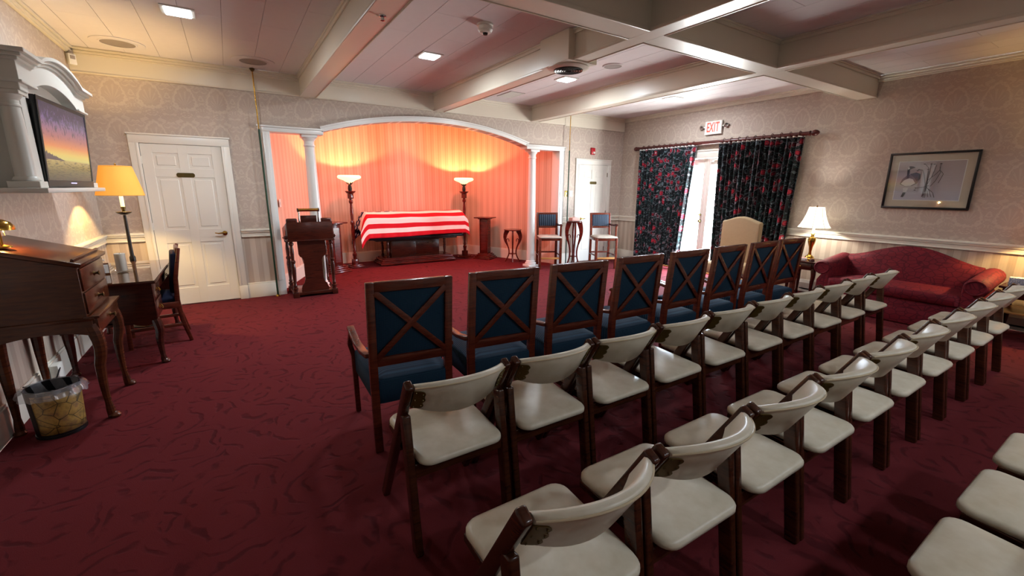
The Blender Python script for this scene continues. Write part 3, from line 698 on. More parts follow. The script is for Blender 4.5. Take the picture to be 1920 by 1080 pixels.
J = [0.008, -0.004, 0.0, 0.006, -0.006, 0.004, 0.0, -0.006, 0.008, 0.0]
for i, x in enumerate(R1):
    lb = {0: 'cream vinyl folding chair at the aisle end of the row behind the blue armchairs', 9: 'cream vinyl folding chair at the sofa end of the row behind the blue armchairs'}
    put_folding(x+0.245, 1.545+0.004*J[i]*10, J[i], lb.get(i, 'cream vinyl folding chair, %s from the aisle in the row behind the blue armchairs' % ORD[i]))
for i, x in enumerate(R2):
    lb = {0: 'cream vinyl folding chair at the aisle end of the middle cream row', 9: 'cream vinyl folding chair at the wall end of the middle cream row'}
    put_folding(x+0.245, 0.715-0.004*J[i]*10, -J[9-i], lb.get(i, 'cream vinyl folding chair, %s from the aisle in the middle cream row' % ORD[i]))
for i, x in enumerate(R3):
    put_folding(x+0.245, -0.145, J[i], 'cream folding chair in the hindmost cream row, %s seat in view, only its seat showing' % ('lowest', 'middle', 'uppermost')[i])

def make_armchair():
    t = thing('armchair', 'x', 'chair', group='blue armchairs in the front row')
    M = Matrix.Translation((0, 0.018, 0.50)) @ Matrix.Rotation(0.085, 4, 'X') @ Matrix.Translation((0, 0, -0.50))
    for s in (-1, 1):
        MB().path([(s*0.226, -0.010, 0), (s*0.226, 0.012, 0.25), (s*0.226, 0.018, 0.45), (s*0.226, 0.016, 0.55), (s*0.226, -0.030, 1.045)], [0.032, 0.040, 0.044, 0.044, 0.034], 0.046, (1, 0, 0)).build('rear_leg', 'chair_wood', t, 0.005, 2)
        MB().path([(s*0.262, 0.560, 0), (s*0.264, 0.565, 0.25), (s*0.266, 0.565, 0.42), (s*0.284, 0.575, 0.50), (s*0.276, 0.545, 0.585), (s*0.274, 0.545, 0.615)], [0.030, 0.042, 0.046, 0.044, 0.036, 0.034], 0.034, (1, 0, 0)).build('front_leg', 'chair_wood', t, 0.006, 2)
        MB().path([(s*0.274, 0.575, 0.612), (s*0.275, 0.545, 0.628), (s*0.275, 0.45, 0.615), (s*0.270, 0.30, 0.592), (s*0.258, 0.15, 0.588), (s*0.245, 0.020, 0.605)], [0.022, 0.028, 0.028, 0.026, 0.026, 0.028], 0.046, (1, 0, 0.0)).build('arm', 'chair_wood', t, 0.007, 2)
    MB().box(-0.205, 0.205, -0.018, 0.018, 0.990, 1.047, M).build('top_rail', 'chair_wood', t, 0.006)
    MB().box(-0.205, 0.205, -0.016, 0.016, 0.535, 0.592, M).build('bottom_rail', 'chair_wood', t, 0.005)
    for s in (-1, 1):
        p, q = M @ Vector((-s*0.205, -0.012-0.001*s, 0.588)), M @ Vector((s*0.205, -0.012-0.001*s, 0.992))
        MB().bar(p, q, 0.014, 0.036, (s*-0.7, 0, 0.7)).build('cross_bar', 'chair_wood', t, 0.003)
    MB().box(-0.204, 0.204, -0.002, 0.040, 0.590, 0.992, M).build('back_panel', 'blue_fabric', t, 0.008)
    pad(0.46, 0.53, -0.005, 0.585, 0.300, 0.462, 0.045, 0.018, 0.01).build('seat', 'blue_fabric', t, angle=1.2)
    return t
ac = make_armchair()
AC = [(0.815, 2.375, -5), (1.435, 2.35, -5), (2.05, 2.33, -4), (2.69, 2.34, -2), (3.31, 2.335, -1), (3.93, 2.345, 0), (4.55, 2.355, 0), (5.15, 2.375, -2)]
for i, (x, y, a) in enumerate(AC):
    lb = {0: 'blue armchair with crossed wooden back at the aisle end of the front row', 7: 'blue armchair with crossed wooden back at the end of the front row, nearest the sofa'}.get(i, 'blue armchair with crossed wooden back, %s from the aisle in the front row' % ORD[i])
    if i == 0: ac.location = (x, y, 0); ac.rotation_euler = (0, 0, math.radians(a)); ac['label'] = lb
    else: dup(ac, (x, y, 0), math.radians(a), lb)

def cabriole(mb, top, foot, w=0.05, knee=0.05, out=(1, 0)):
    """S-curved leg from top to foot, swelling outwards at the knee"""
    tx, ty, tz = top; fx, fy = foot; ox, oy = out
    pts, rs = [], []
    for i in range(13):
        t = i/12; z = tz*(1-t); sw = knee*math.sin(min(1, t/0.42)*PI) if t < 0.42 else -knee*0.35*math.sin((t-0.42)/0.58*PI)
        k = t*t*(3-2*t)
        pts.append((tx+(fx-tx)*k+ox*sw, ty+(fy-ty)*k+oy*sw, max(z, 0.004)))
        rs.append(w*(1.0-0.55*min(1, t/0.85)) if t < 0.9 else w*0.62)
    mb.tube(pts, rs, 10)
    mb.lathe([(0, 0), (w*0.75, 0.004), (w*0.85, 0.016), (w*0.55, 0.032), (0, 0.04)], 12, (fx+ox*0.018, fy+oy*0.018, 0)); return mb

# sofa, facing the room from the right wall (local +y is the front)
sf = thing('sofa', 'red damask camelback sofa with rolled arms under the goose print', 'sofa', (7.37, 1.885, 0), PI/2)
def camel(x): return 0.70+0.175*(0.5+0.5*math.cos(PI*min(1, abs(x)/0.66)))**0.8
N = 24; rings = []
for i in range(N+1):
    x = -0.66+1.32*i/N; zt = camel(x); d = 0.11
    loop = [(0.0, 0.10), (0.16, 0.10), (0.19, 0.42), (0.17, zt-0.09), (0.145, zt-0.03), (0.10, zt), (0.05, zt-0.005), (0.01, zt-0.04), (-0.01, zt-0.12)]
    rings.append([(x, y, z) for y, z in loop])
loft(MB(), rings).build('backrest', 'sofa_fabric', sf, angle=0.9)
B(-0.68, 0.68, 0.04, 0.70, 0.06, 0.30).build('base', 'sofa_fabric', sf, 0.015)
pad(1.30, 1.30, 0.15, 0.735, 0.30, 0.425, 0.05, 0.03, 0.02).build('seat_cushion', 'sofa_fabric', sf, angle=1.2)
sk = MB()
sk.box(-0.70, 0.70, 0.695, 0.712, 0.012, 0.20); sk.build('skirt', 'sofa_fabric', sf, 0.004)
for s in (-1, 1):
    rings = []
    for y, k in ((0.02, 0.92), (0.05, 1.0), (0.66, 1.0), (0.70, 0.97), (0.715, 0.86)):
        cx, cz = s*0.735, 0.565
        loop = [(s*0.645, 0.06)] + [(cx+0.105*k*math.cos(a)*s, cz+0.095*k*math.sin(a)) for a in [PI*1.02 - (PI*1.55)*q/12 for q in range(13)]] + [(s*0.775, 0.40), (s*0.775, 0.06)]
        rings.append([(x, y, z-0.07*(y/0.7)+0.05) if z > 0.1 else (x, y, z) for x, z in loop])
    a = loft(MB(), rings).build('arm', 'sofa_fabric', sf, angle=0.9)
    ring = [(s*0.735+0.085*math.cos(q*2*PI/20), 0.722, 0.545+0.075*math.sin(q*2*PI/20)) for q in range(20)]
    MB().tube(ring, 0.007, 8, closed=True).build('arm_piping', 'sofa_fabric', a)
    for y in (0.1, 0.62): B(s*0.62-0.025, s*0.62+0.025, y-0.025, y+0.025, 0, 0.07).build('foot', 'dark_wood', sf)

# upholstered tan chair beside the curtain
tc = thing('upholstered_chair', 'tan upholstered high-back chair in front of the floral curtain', 'chair', (6.70, 3.80, 0), PI/2)
rings = []
for i in range(13):
    x = -0.295+0.59*i/12; zt = 1.075+0.075*math.cos(x/0.295*PI/2)**1.5+0.01
    rings.append([(x, 0.0, 0.30), (x, 0.09, 0.30), (x, 0.085, zt-0.02), (x, 0.06, zt), (x, 0.0, zt), (x, -0.03, zt-0.02)])
loft(MB(), rings).build('backrest', 'tan_fabric', tc, 0.01, angle=0.9)
pad(0.56, 0.58, 0.06, 0.58, 0.30, 0.46, 0.05, 0.02).build('seat', 'tan_fabric', tc, angle=1.2)
for sx in (-1, 1):
    for y in (0.02, 0.54): MB().bar((sx*0.26, y, 0), (sx*0.26, y, 0.31), 0.04, 0.04, (0, 1, 0)).build('leg', 'dark_wood', tc, 0.004)

# bar stools facing the room: local -y is the front
def make_stool():
    t = thing('bar_stool', 'x', 'stool', group='tall wooden stools beside the right alcove column')
    for s in (-1, 1):
        MB().path([(s*0.195, 0.205, 0), (s*0.195, 0.185, 0.62), (s*0.195, 0.19, 0.75), (s*0.195, 0.235, 1.088)], [0.040, 0.044, 0.044, 0.036], 0.046, (1, 0, 0)).build('rear_leg', 'chair_wood', t, 0.004)
        MB().bar((s*0.205, -0.185, 0), (s*0.205, -0.185, 0.61), 0.046, 0.046, (0, 1, 0)).build('front_leg', 'chair_wood', t, 0.004)
        B(s*0.205-0.012, s*0.205+0.012, -0.18, 0.19, 0.26, 0.285).build('side_stretcher', 'chair_wood', t, 0.003)
        B(s*0.205-0.014, s*0.205+0.014, -0.18, 0.19, 0.565, 0.615).build('side_apron', 'chair_wood', t, 0.003)
    B(-0.20, 0.20, -0.20, -0.175, 0.565, 0.615).build('front_apron', 'chair_wood', t, 0.003)
    B(-0.20, 0.20, -0.205, -0.165, 0.20, 0.235).build('foot_rail', 'oak', t, 0.004)
    B(-0.19, 0.19, 0.18, 0.205, 0.28, 0.31).build('rear_stretcher', 'chair_wood', t, 0.003)
    pad(0.45, 0.42, -0.225, 0.20, 0.612, 0.645, 0.04, 0.016).build('seat', 'grey_seat', t, angle=1.2)
    M = Matrix.Translation((0, 0.19, 0.75)) @ Matrix.Rotation(-0.132, 4, 'X') @ Matrix.Translation((0, 0, -0.75))
    MB().box(-0.212, 0.212, -0.016, 0.016, 1.052, 1.092, M).build('top_rail', 'chair_wood', t, 0.005)
    MB().box(-0.18, 0.18, -0.013, 0.013, 0.785, 0.825, M).build('bottom_rail', 'chair_wood', t, 0.004)
    MB().box(-0.178, 0.178, -0.026, 0.012, 0.826, 1.052, M).build('back_pad', 'striped_fabric', t, 0.010)
    a = MB().path([(0.20, 0.20, 0.865), (0.205, 0.08, 0.850), (0.212, -0.05, 0.856), (0.215, -0.13, 0.868), (0.215, -0.155, 0.855)], [0.030, 0.030, 0.032, 0.036, 0.024], 0.042, (1, 0, 0)).build('arm', 'dark_wood', t, 0.006)
    MB().path([(0.212, -0.10, 0.62), (0.214, -0.11, 0.74), (0.214, -0.125, 0.855)], 0.034, 0.034, (1, 0, 0)).build('arm_post', 'chair_wood', a, 0.004)
    return t
st = make_stool(); st.location = (5.275, 6.90, 0); st.rotation_euler = (0, 0, math.radians(-26)); st['label'] = 'tall wooden stool with striped blue back beside the white alcove column'
dup(st, (6.24, 6.365, 0), math.radians(-23), 'tall wooden stool with striped blue back between the slim table and the curtain')

# four-legged wooden stands
def scroll_stand(name, label, cat, loc, h, rt, rf, mat, glass=0.0):
    t = thing(name, label, cat, loc)
    MB().lathe([(0, h-0.022), (rt*0.96, h-0.022), (rt, h-0.014), (rt, h-0.004), (rt*0.97, h), (0, h)], 40 if rt > .2 else 32).build('top', mat, t)
    for k in range(4):
        a = PI/4+k*PI/2+0.25; c, s = math.cos(a), math.sin(a); pts, ws = [], []
        for i in range(15):
            q = i/14; z = (h-0.022)*(1-q)
            rr = rt*(0.62+0.26*math.sin(PI*min(1, q/0.45))) if q < 0.45 else rt*0.62-(rt*0.30)*math.sin(PI*(q-0.45)/0.55)+(rf-rt*0.62)*max(0, (q-0.45)/0.55)**1.4
            pts.append((c*rr, s*rr, z)); ws.append(0.105*(1-0.74*min(1, q/0.5)) if q < 0.5 else 0.027)
        lg = MB().path(pts, ws, 0.028, (-s, c, 0)).build('leg', mat, t, 0.003, 1)
        z0 = h*0.72; sc = [((rt*0.55-0.025*math.cos(b))*c, (rt*0.55-0.025*math.cos(b))*s, z0-0.05+0.045*math.sin(b)) for b in [PI*1.3*j/8-0.4 for j in range(9)]]
        MB().tube(sc, 0.008, 8).build('scroll', mat, lg)
    MB().lathe([(0, h*0.24), (rt*0.40, h*0.24), (rt*0.40, h*0.24+0.014), (0, h*0.24+0.014)], 24).build('stretcher', mat, t)
    if glass: MB().lathe([(0, h), (glass, h), (glass, h+0.006), (0, h+0.006)], 36).build('glass_top', 'glass', t)
    return t
scroll_stand('plant_stand', 'low round mahogany stand with curved legs inside the alcove beside the column', 'stand', (5.06, 7.90, 0), 0.70, 0.19, 0.16, 'red_wood')
scroll_stand('side_table', 'slim tall table with scrolled legs and glass top between the two stools', 'table', (5.72, 6.66, 0), 0.935, 0.165, 0.15, 'red_wood', 0.215)
tb = thing('tissue_box', 'pink tissue box on the slim tall table between the stools', 'tissue box', (5.72, 6.66, 0.941))
B(-0.10, 0.10, -0.055, 0.055, 0, 0.065).build('box', 'tissue_pink', tb, 0.005)
MB().grid(lambda u, v: (0.05*(u-0.5), 0.03*math.sin(u*9)*(1-v*.5), 0.06+0.04*v+0.008*math.sin(u*7)), 10, 4).build('tissue', 'tissue_white', tb, solid=0.001)

# ================================================================== ALCOVE
def turned(h, r, n=20):
    """turned wooden post profile of height h"""
    k = [(0, 1.0), (0.05, 1.0), (0.06, 1.25), (0.09, 1.25), (0.10, 0.8), (0.13, 1.05), (0.16, 0.75), (0.30, 0.95), (0.48, 1.2), (0.56, 0.85), (0.58, 1.25), (0.61, 1.25), (0.63, 0.8), (0.78, 1.0), (0.90, 0.7), (0.92, 1.2), (0.95, 1.2), (0.96, 0.9), (1.0, 0.9)]
    return [(0, 0)] + [(r*v, h*z) for z, v in k] + [(0, h)]
def torchiere(loc, label):
    t = thing('torchiere_lamp', label, 'lamp', loc, 0.35, 'torchiere lamps beside the casket')
    b = B(-0.135, 0.135, -0.135, 0.135, 0, 0.03).build('base', 'red_wood', t, 0.006)
    B(-0.105, 0.105, -0.105, 0.105, 0.03, 0.055).build('base_step', 'red_wood', b, 0.006)
    B(-0.05, 0.05, -0.05, 0.05, 0.055, 0.16).build('base_block', 'red_wood', b, 0.006)
    MB().lathe([(r, z+0.16) for r, z in turned(1.20, 0.032)], 20).build('post', 'red_wood', t)
    B(-0.042, 0.042, -0.042, 0.042, 1.34, 1.43).build('post_block', 'red_wood', t, 0.006)
    MB().lathe([(0, 1.43), (0.05, 1.43), (0.085, 1.455), (0.10, 1.475), (0.10, 1.485), (0, 1.485)], 8).build('dish', 'red_wood', t)
    MB().lathe([(0, 1.485), (0.032, 1.485), (0.040, 1.52), (0.034, 1.575), (0.022, 1.60), (0.03, 1.61), (0, 1.61)], 20).build('socket', 'dark_metal', t)
    g = MB()
    for k in range(10):
        a = 2*PI*k/10; g.path([(0.026*math.cos(a), 0.026*math.sin(a), 1.60), (0.05*math.cos(a), 0.05*math.sin(a), 1.625), (0.066*math.cos(a), 0.066*math.sin(a), 1.652)], [0.022, 0.018, 0.008], 0.004, (math.cos(a), math.sin(a), 0.001))
    g.build('gallery', 'dark_metal', t)
    MB().shell([(0.030, 1.640), (0.062, 1.652), (0.105, 1.682), (0.165, 1.704), (0.205, 1.722), (0.216, 1.745), (0.208, 1.765), (0.194, 1.778)], 40, t=0.006).build('glass_bowl', 'torch_glass', t)
    light('torchiere_bulb', 'POINT', P_TORCH, COL_TORCH, (0, 0, 1.684), t, 0.018)
    return t
torchiere((1.97, 8.90, 0), 'torchiere floor lamp with glowing bowl at the head of the casket, near the lectern')
torchiere((4.43, 8.95, 0), 'torchiere floor lamp with glowing bowl at the foot of the casket')
def pedestal(loc, rz, label):
    t = thing('pedestal', label, 'pedestal', loc, rz, 'mahogany pedestals in the alcove')
    for k, (w, z0, z1) in enumerate(((0.205, 0, 0.035), (0.182, 0.035, 0.065), (0.155, 0.065, 0.10), (0.13, 0.10, 0.125))): B(-w, w, -w, w, z0, z1).build('base' if k == 0 else 'base_step', 'red_wood', t, 0.006)
    B(-0.095, 0.095, -0.095, 0.095, 0.125, 0.885).build('shaft', 'red_wood', t, 0.005)
    for a in (0, PI/2, PI, 1.5*PI): MB().box(-0.06, 0.06, -0.098, -0.094, 0.19, 0.83, Matrix.Rotation(a, 4, 'Z')).build('shaft_panel', 'red_wood', t, 0.0015, 1)
    B(-0.125, 0.125, -0.125, 0.125, 0.885, 0.905).build('neck', 'red_wood', t, 0.005)
    B(-0.19, 0.19, -0.19, 0.19, 0.905, 0.928).build('top', 'red_wood', t, 0.006)
pedestal((1.53, 8.52, 0), 0.45, 'square mahogany pedestal with flat top behind the lectern')
pedestal((4.77, 8.60, 0), 0.62, 'square mahogany pedestal with flat top to the side of the casket foot')
# bier, casket, flag
CX, CY = 3.23, 8.93
bi = thing('casket_bier', 'dark mahogany wheeled bier carrying the flag-draped casket', 'bier', (CX, CY, 0), 0)
for k, (w, d, z0, z1) in enumerate(((0.82, 0.28, 0.015, 0.06), (0.80, 0.265, 0.06, 0.085), (0.775, 0.25, 0.085, 0.125), (0.74, 0.23, 0.125, 0.15))): B(-w, w, -d, d, z0, z1).build('base' if k == 0 else 'base_step', 'red_wood', bi, 0.007)
B(-0.55, 0.50, -0.14, 0.14, 0.15, 0.50).build('pedestal_box', 'dark_wood', bi, 0.006)
for x in (-0.53, -0.02): B(x, x+0.50, -0.147, -0.139, 0.19, 0.46).build('box_panel', 'dark_wood', bi, 0.004)
for x in (-0.64, 0.60):
    for y in (-0.19, 0.19): MB().lathe([(r, z+0.15) for r, z in turned(0.35, 0.026, 16)], 16, (x, y, 0)).build('post', 'dark_wood', bi)
B(-0.88, 0.88, -0.24, 0.24, 0.50, 0.535).build('deck', 'dark_metal', bi, 0.006)
ca = thing('casket', 'dark blue casket almost wholly covered by the striped flag', 'casket', (CX, CY, 0.535))
ZO = 0.535
B(-1.03, 1.03, -0.295, 0.295, 0.0, 0.05).build('base_moulding', 'navy_box', ca, 0.012)
B(-1.0, 1.0, -0.275, 0.275, 0.05, 0.34).build('body', 'navy_box', ca, 0.015)
rings = []
for x in (-1.005, -0.98, 0.98, 1.005):
    k = 0.93 if abs(x) > 1 else 1.0
    rings.append([(x, 0.285*k*math.cos(a), 0.34+0.165*k*math.sin(a)) for a in [PI*i/14 for i in range(15)]])
loft(MB(), rings).build('lid', 'navy_box', ca, angle=0.8)
MB().tube([(-0.75, -0.31, 0.20), (0.75, -0.31, 0.20)], 0.012, 10).build('handle_bar', 'chrome', ca)
# flag: stripes run along the casket, canton over the head end
prof = []
HW = 0.325
for i in range(41):
    v = i/40
    if v < 0.26: y, z = -HW-0.055+0.055*(v/0.26), 0.065+(0.36-0.065)*(v/0.26)
    elif v > 0.74: y, z = HW+0.055*((v-0.74)/0.26), 0.36-(0.36-0.065)*((v-0.74)/0.26)
    else:
        a = PI*(1-(v-0.26)/0.48); y, z = HW*math.cos(a), 0.36+0.185*math.sin(a)**0.75
    prof.append((y, z))
LX, FLY = 1.035, 1.36
def flag_pt(u, v):
    q = v*40; i = min(39, int(q)); f = q-i; y = prof[i][0]*(1-f)+prof[i+1][0]*f; z = prof[i][1]*(1-f)+prof[i+1][1]*f
    x = -FLY-0.03+(2*FLY-0.16)*u; side = min(1, abs(v-0.5)/0.24) if abs(v-0.5) < 0.24 else 1.0; s = 0
    if abs(x) > LX:
        s = abs(x)-LX; sg = 1 if x > 0 else -1; k = 1.0 if sg < 0 else 0.78
        x = sg*(LX+0.05*(1-math.exp(-s*12))+s*0.20); z -= s*k*(0.95-0.40*side**4)
        y *= 1+s*0.30*side**3; x += sg*s*0.12*side**3
    low = max(0, 1-z/0.36); rip = 0.012*low*math.sin(x*17+2*v)+0.007*low*math.sin(x*41)
    y += rip*(1 if y > 0 else -1); z += 0.004*math.sin(x*9+v*11)*(1-low) + 0.015*low*math.sin(x*2.3)
    return (x, y, z)
fl = MB().grid(flag_pt, 110, 60).build('flag', 'flag_cloth', None, solid=0.004, angle=1.5)
fl.location = (CX, CY, ZO); tag(fl, 'red, white and blue striped flag with white stars draped over the casket', 'flag')
# lectern
lc = thing('lectern', 'dark mahogany lectern with turned corner posts and brass reading light', 'lectern', (0.905, 7.0, 0), 0.02)
B(-0.29, 0.29, -0.27, 0.25, 0.03, 0.075).build('base', 'dark_wood', lc, 0.006)
for sx in (-1, 1):
    for sy in (-1, 1):
        lg = MB().lathe([(r, z+0.075) for r, z in turned(0.745, 0.027)], 16, (sx*0.262, sy*0.235 - 0.005, 0)).build('post', 'dark_wood', lc)
        B(sx*0.262-0.04, sx*0.262+0.04, sy*0.235-0.045, sy*0.235+0.035, 0, 0.085).build('foot', 'dark_wood', lg, 0.006)
out = [(0.185, 0.82), (0.18, 0.62), (0.165, 0.585), (0.135, 0.565), (0.122, 0.52), (0.122, 0.26), (0.14, 0.20), (0.165, 0.175), (0.18, 0.13), (0.185, 0.075)]
MB().prism([(-x, z) for x, z in out]+[(x, z) for x, z in reversed(out)], -0.245, -0.222, 'y').build('front_panel', 'dark_wood', lc, 0.003, 1)
MB().prism([(-0.20, 0.10), (0.20, 0.10), (0.20, 0.80), (0.10, 0.80), (0.04, 0.60), (0.04, 0.30), (0.10, 0.14)], 0.20, 0.212, 'x').build('side_panel', 'white_paper', lc)
MB().prism([(-0.27, 0.815), (0.27, 0.815), (0.27, 0.96), (-0.27, 1.075)], -0.30, 0.30, 'x').build('desk_box', 'dark_wood', lc, 0.006)
B(-0.315, 0.315, -0.285, 0.28, 0.805, 0.825).build('moulding', 'dark_wood', lc, 0.007)
for sx in (-1, 1):
    B(sx*0.225-0.07, sx*0.225+0.07, -0.262, -0.19, 1.05, 1.125).build('corner_hump', 'dark_wood', lc, 0.02, 3)
    MB().lathe([(0, 0), (0.022, 0), (0.026, 0.03), (0, 0.045)], 14, M=Matrix.Translation((sx*0.30, -0.20, 0.86)) @ Matrix.Rotation(sx*PI/2, 4, 'Y')).build('knob', 'dark_wood', lc)
B(-0.105, 0.105, -0.20, -0.185, 1.04, 1.16).build('book_rest', 'dark_wood', lc, 0.004)
rl = MB().tube([(-0.125, -0.22, 1.05), (-0.125, -0.225, 1.235)], 0.010, 10).tube([(0.125, -0.22, 1.05), (0.125, -0.225, 1.235)], 0.010, 10).build('light_arm', 'chrome', lc)
MB().tube([(-0.13, -0.225, 1.238), (0.13, -0.225, 1.238)], 0.022, 14).build('light_tube', 'brass', rl)
for sx in (-1, 1): MB().tube([(sx*0.13, -0.225, 1.238), (sx*0.142, -0.225, 1.238)], 0.026, 14).build('light_cap', 'dark_metal', rl)
MB().tube([(-0.10, 0.23, 0.60), (-0.05, 0.28, 0.40), (0.02, 0.30, 0.15), (0.10, 0.33, 0.012), (0.35, 0.30, 0.012)], 0.004, 6).build('cord', 'black_plastic', lc)
# brass poles either side of the arch
def pole(x, label):
    t = thing('brass_pole', label, 'pole', (x, 6.985, 0), 0, 'slim floor-to-ceiling poles flanking the arch')
    MB().lathe([(0, 2.28), (0.008, 2.28), (0.008, 3.03), (0, 3.03)], 12).build('upper_rod', 'brass', t)
    MB().lathe([(0, 0.03), (0.0125, 0.03), (0.0125, 2.30), (0, 2.30)], 12).build('lower_sleeve', 'pole_green', t)
    MB().lathe([(0, 3.05), (0.03, 3.05), (0.03, 3.035), (0.012, 3.01), (0, 3.01)], 16).build('ceiling_cup', 'dark_brass', t)
    MB().lathe([(0, 0), (0.035, 0), (0.035, 0.008), (0.015, 0.03), (0, 0.03)], 16).build('floor_cup', 'brass', t)
pole(0.432, 'slim green and brass pole from floor to ceiling beside the lectern')
pole(5.80, 'slim green and brass pole from floor to ceiling behind the slim tall table')
# hidden downlights in the alcove ceiling behind the arch
for x in (2.1, 4.0):
    d = thing('downlight', 'round recessed downlight in the alcove ceiling %s' % ('above the casket head' if x < 3 else 'above the casket foot'), 'light', (x, 8.1, AZ))
    MB().shell([(0.075, 0.0), (0.085, -0.012)], 24, t=0.012).build('ring', 'white_plastic', d)
    MB().lathe([(0, -0.004), (0.07, -0.004), (0.07, 0.0), (0, 0)], 24).build('lens', 'led_lens', d)
    light('alcove_downlight', 'AREA', P_COVE, COL_COVE, (0, 0, -0.014), d, 0.12).data.shape = 'DISK'

# ================================================================== LEFT SIDE
# slant-top desk: drawers face the room (+x), near side panel faces the rows
d1 = thing('slant_desk', 'slant-top walnut writing stand with three drawers beside the wall mirror lamp', 'desk', (0, 0, 0))
d1['label'] = 'slant-top walnut writing stand with three small drawers, standing over the wastebasket'
Ya, Yb, Xa, Xb = 3.74, 4.36, -1.325, -0.865
out = [(Xb, 0.70), (Xb, 1.045), (Xa, 1.185), (Xa, 0.70)]
MB().prism(out, Ya, Yb, 'y').build('body', 'desk_wood', d1, 0.003, 1)
def scal(y0, y1, dep, n=14):
    return [(y0, 0.70), (y0, 0.615-dep*0)] + [(y0+(y1-y0)*t, 0.615-0.035+0.05*math.sin(PI*t)**0.6) for t in [0.06+0.88*i/n for i in range(n+1)]] + [(y1, 0.615), (y1, 0.70)]
MB().prism(scal(Xa, Xb+0.02, 1), Ya-0.006, Ya+0.016, 'y').build('side_apron', 'desk_wood', d1, 0.002, 1)
B(Xa, Xb+0.035, Ya-0.014, Ya-0.002, 0.695, 0.715).build('side_moulding', 'desk_wood', d1, 0.004)
MB().prism(scal(Xa, Xb+0.02, 1), Yb-0.016, Yb+0.006, 'y').build('side_apron', 'desk_wood', d1, 0.002, 1)
sl = math.atan2(0.14, 0.46)
Mt = Matrix.Translation((Xb, 0, 1.045)) @ Matrix.Rotation(sl, 4, 'Y')
MB().box(-0.485, 0.022, Ya-0.022, Yb+0.022, 0.004, 0.030, Mt).build('slant_top', 'desk_wood', d1, 0.004)
MB().box(-0.035, -0.018, Ya+0.0, Yb+0.0, 0.030, 0.048, Mt).build('book_lip', 'desk_wood', d1, 0.003)
for k, (z0, z1) in enumerate(((0.885, 1.030), (0.735, 0.872))):
    dr = B(Xb-0.005, Xb+0.010, Ya+0.02, Yb-0.02, z0, z1).build('drawer', 'desk_wood', d1, 0.004)
    MB().lathe([(0, 0), (0.018, 0.0), (0.008, 0.008), (0.008, 0.018), (0.018, 0.028), (0, 0.034)], 14, M=Matrix.Translation((Xb+0.010, 4.05, (z0+z1)/2)) @ Matrix.Rotation(PI/2, 4, 'Y')).build('knob', 'dark_brass', dr)
lo = B(Xb-0.02, Xb+0.045, Ya+0.01, Yb-0.01, 0.600, 0.705).build('drawer', 'desk_wood', d1, 0.004)
B(Xb-0.02, Xb+0.060, Ya-0.008, Yb+0.008, 0.706, 0.724).build('drawer_ledge', 'desk_wood', lo, 0.005)
MB().lathe([(0, 0), (0.018, 0.0), (0.008, 0.008), (0.008, 0.018), (0.018, 0.028), (0, 0.034)], 14, M=Matrix.Translation((Xb+0.045, 4.08, 0.65)) @ Matrix.Rotation(PI/2, 4, 'Y')).build('knob', 'dark_brass', lo)
for x, y, ox, oy in ((Xb+0.0, Ya+0.03, 0.8, -0.3), (Xb+0.0, Yb-0.03, 0.8, 0.3), (Xa+0.035, Ya+0.03, 0.0, -0.3), (Xa+0.035, Yb-0.03, 0.0, 0.3)):
    cabriole(MB(), (x, y, 0.66), (x+ox*0.02, y+oy*0.03), 0.040, 0.032, (ox, oy)).build('leg', 'desk_wood', d1)
bx = B(Xa, Xa+0.06, Ya+0.04, Ya+0.36, 1.185, 1.285).build('book_gallery', 'desk_wood', d1, 0.004)
# little brass lamp with a dome shade on the desk
dl = thing('desk_lamp', 'small brass lamp with a dome shade on the slant-top stand', 'lamp', (-1.185, 3.83, 1.182))
MB().lathe([(0, 0), (0.045, 0), (0.04, 0.010), (0.012, 0.018), (0, 0.018)], 20).build('base', 'brass', dl)
MB().tube([(0, 0, 0.015), (0, 0, 0.135)], 0.007, 10).build('stem', 'brass', dl)
MB().shell([(0.072, 0.105), (0.070, 0.125), (0.055, 0.150), (0.028, 0.166), (0.006, 0.170)], 28, t=0.003).build('shade', 'brass', dl)
MB().tube([(0.02, 0.0, 0.11), (0.02, 0, 0.07)], 0.002, 6).build('pull_chain', 'brass', dl)
light('desk_lamp_bulb', 'POINT', P_DESK, COL_WARM, (0.0, 0.02, 0.10), dl, 0.012)
# wastebasket
wb = thing('wastebasket', 'brown map-print wastebasket with a clear liner under the slant-top stand', 'wastebasket', (-1.085, 3.70, 0), 0.3)
MB().shell([(0.116, 0.012), (0.130, 0.315)], 36, t=0.004).lathe([(0, 0.012), (0.114, 0.012), (0.114, 0.018), (0, 0.018)], 36).build('bin_body', 'black_plastic', wb)
MB().grid(lambda u, v: ((0.1185+0.0125*v)*math.cos(-2.5+2.2*u), (0.1185+0.0125*v)*math.sin(-2.5+2.2*u), 0.03+0.265*v), 24, 4).build('map_panel', 'map_print', wb, solid=0.002)
MB().lathe([(0, 0), (0.120, 0), (0.120, 0.016), (0, 0.016)], 36).build('bin_foot', 'black_plastic', wb)
rnd = [random.uniform(0.9, 1.12) for _ in range(48)]
MB().grid(lambda u, v: tuple([(0.133+0.032*v*rnd[int(u*47.99) % 48]+0.006*math.sin(u*70))*math.cos(2*PI*u), (0.133+0.032*v*rnd[int(u*47.99) % 48]+0.006*math.sin(u*70))*math.sin(2*PI*u), 0.322-0.052*v*rnd[(int(u*47.99)*7) % 48]+0.012*math.sin(PI*v)]), 96, 6).build('liner', 'bag_plastic', wb)
MB().grid(lambda u, v: tuple([(0.125-0.010*v+0.006*math.sin(u*50+v*3))*math.cos(2*PI*u), (0.125-0.010*v+0.006*math.sin(u*50+v*3))*math.sin(2*PI*u), 0.322-0.16*v]), 60, 6).build('liner_inside', 'bag_plastic', wb)
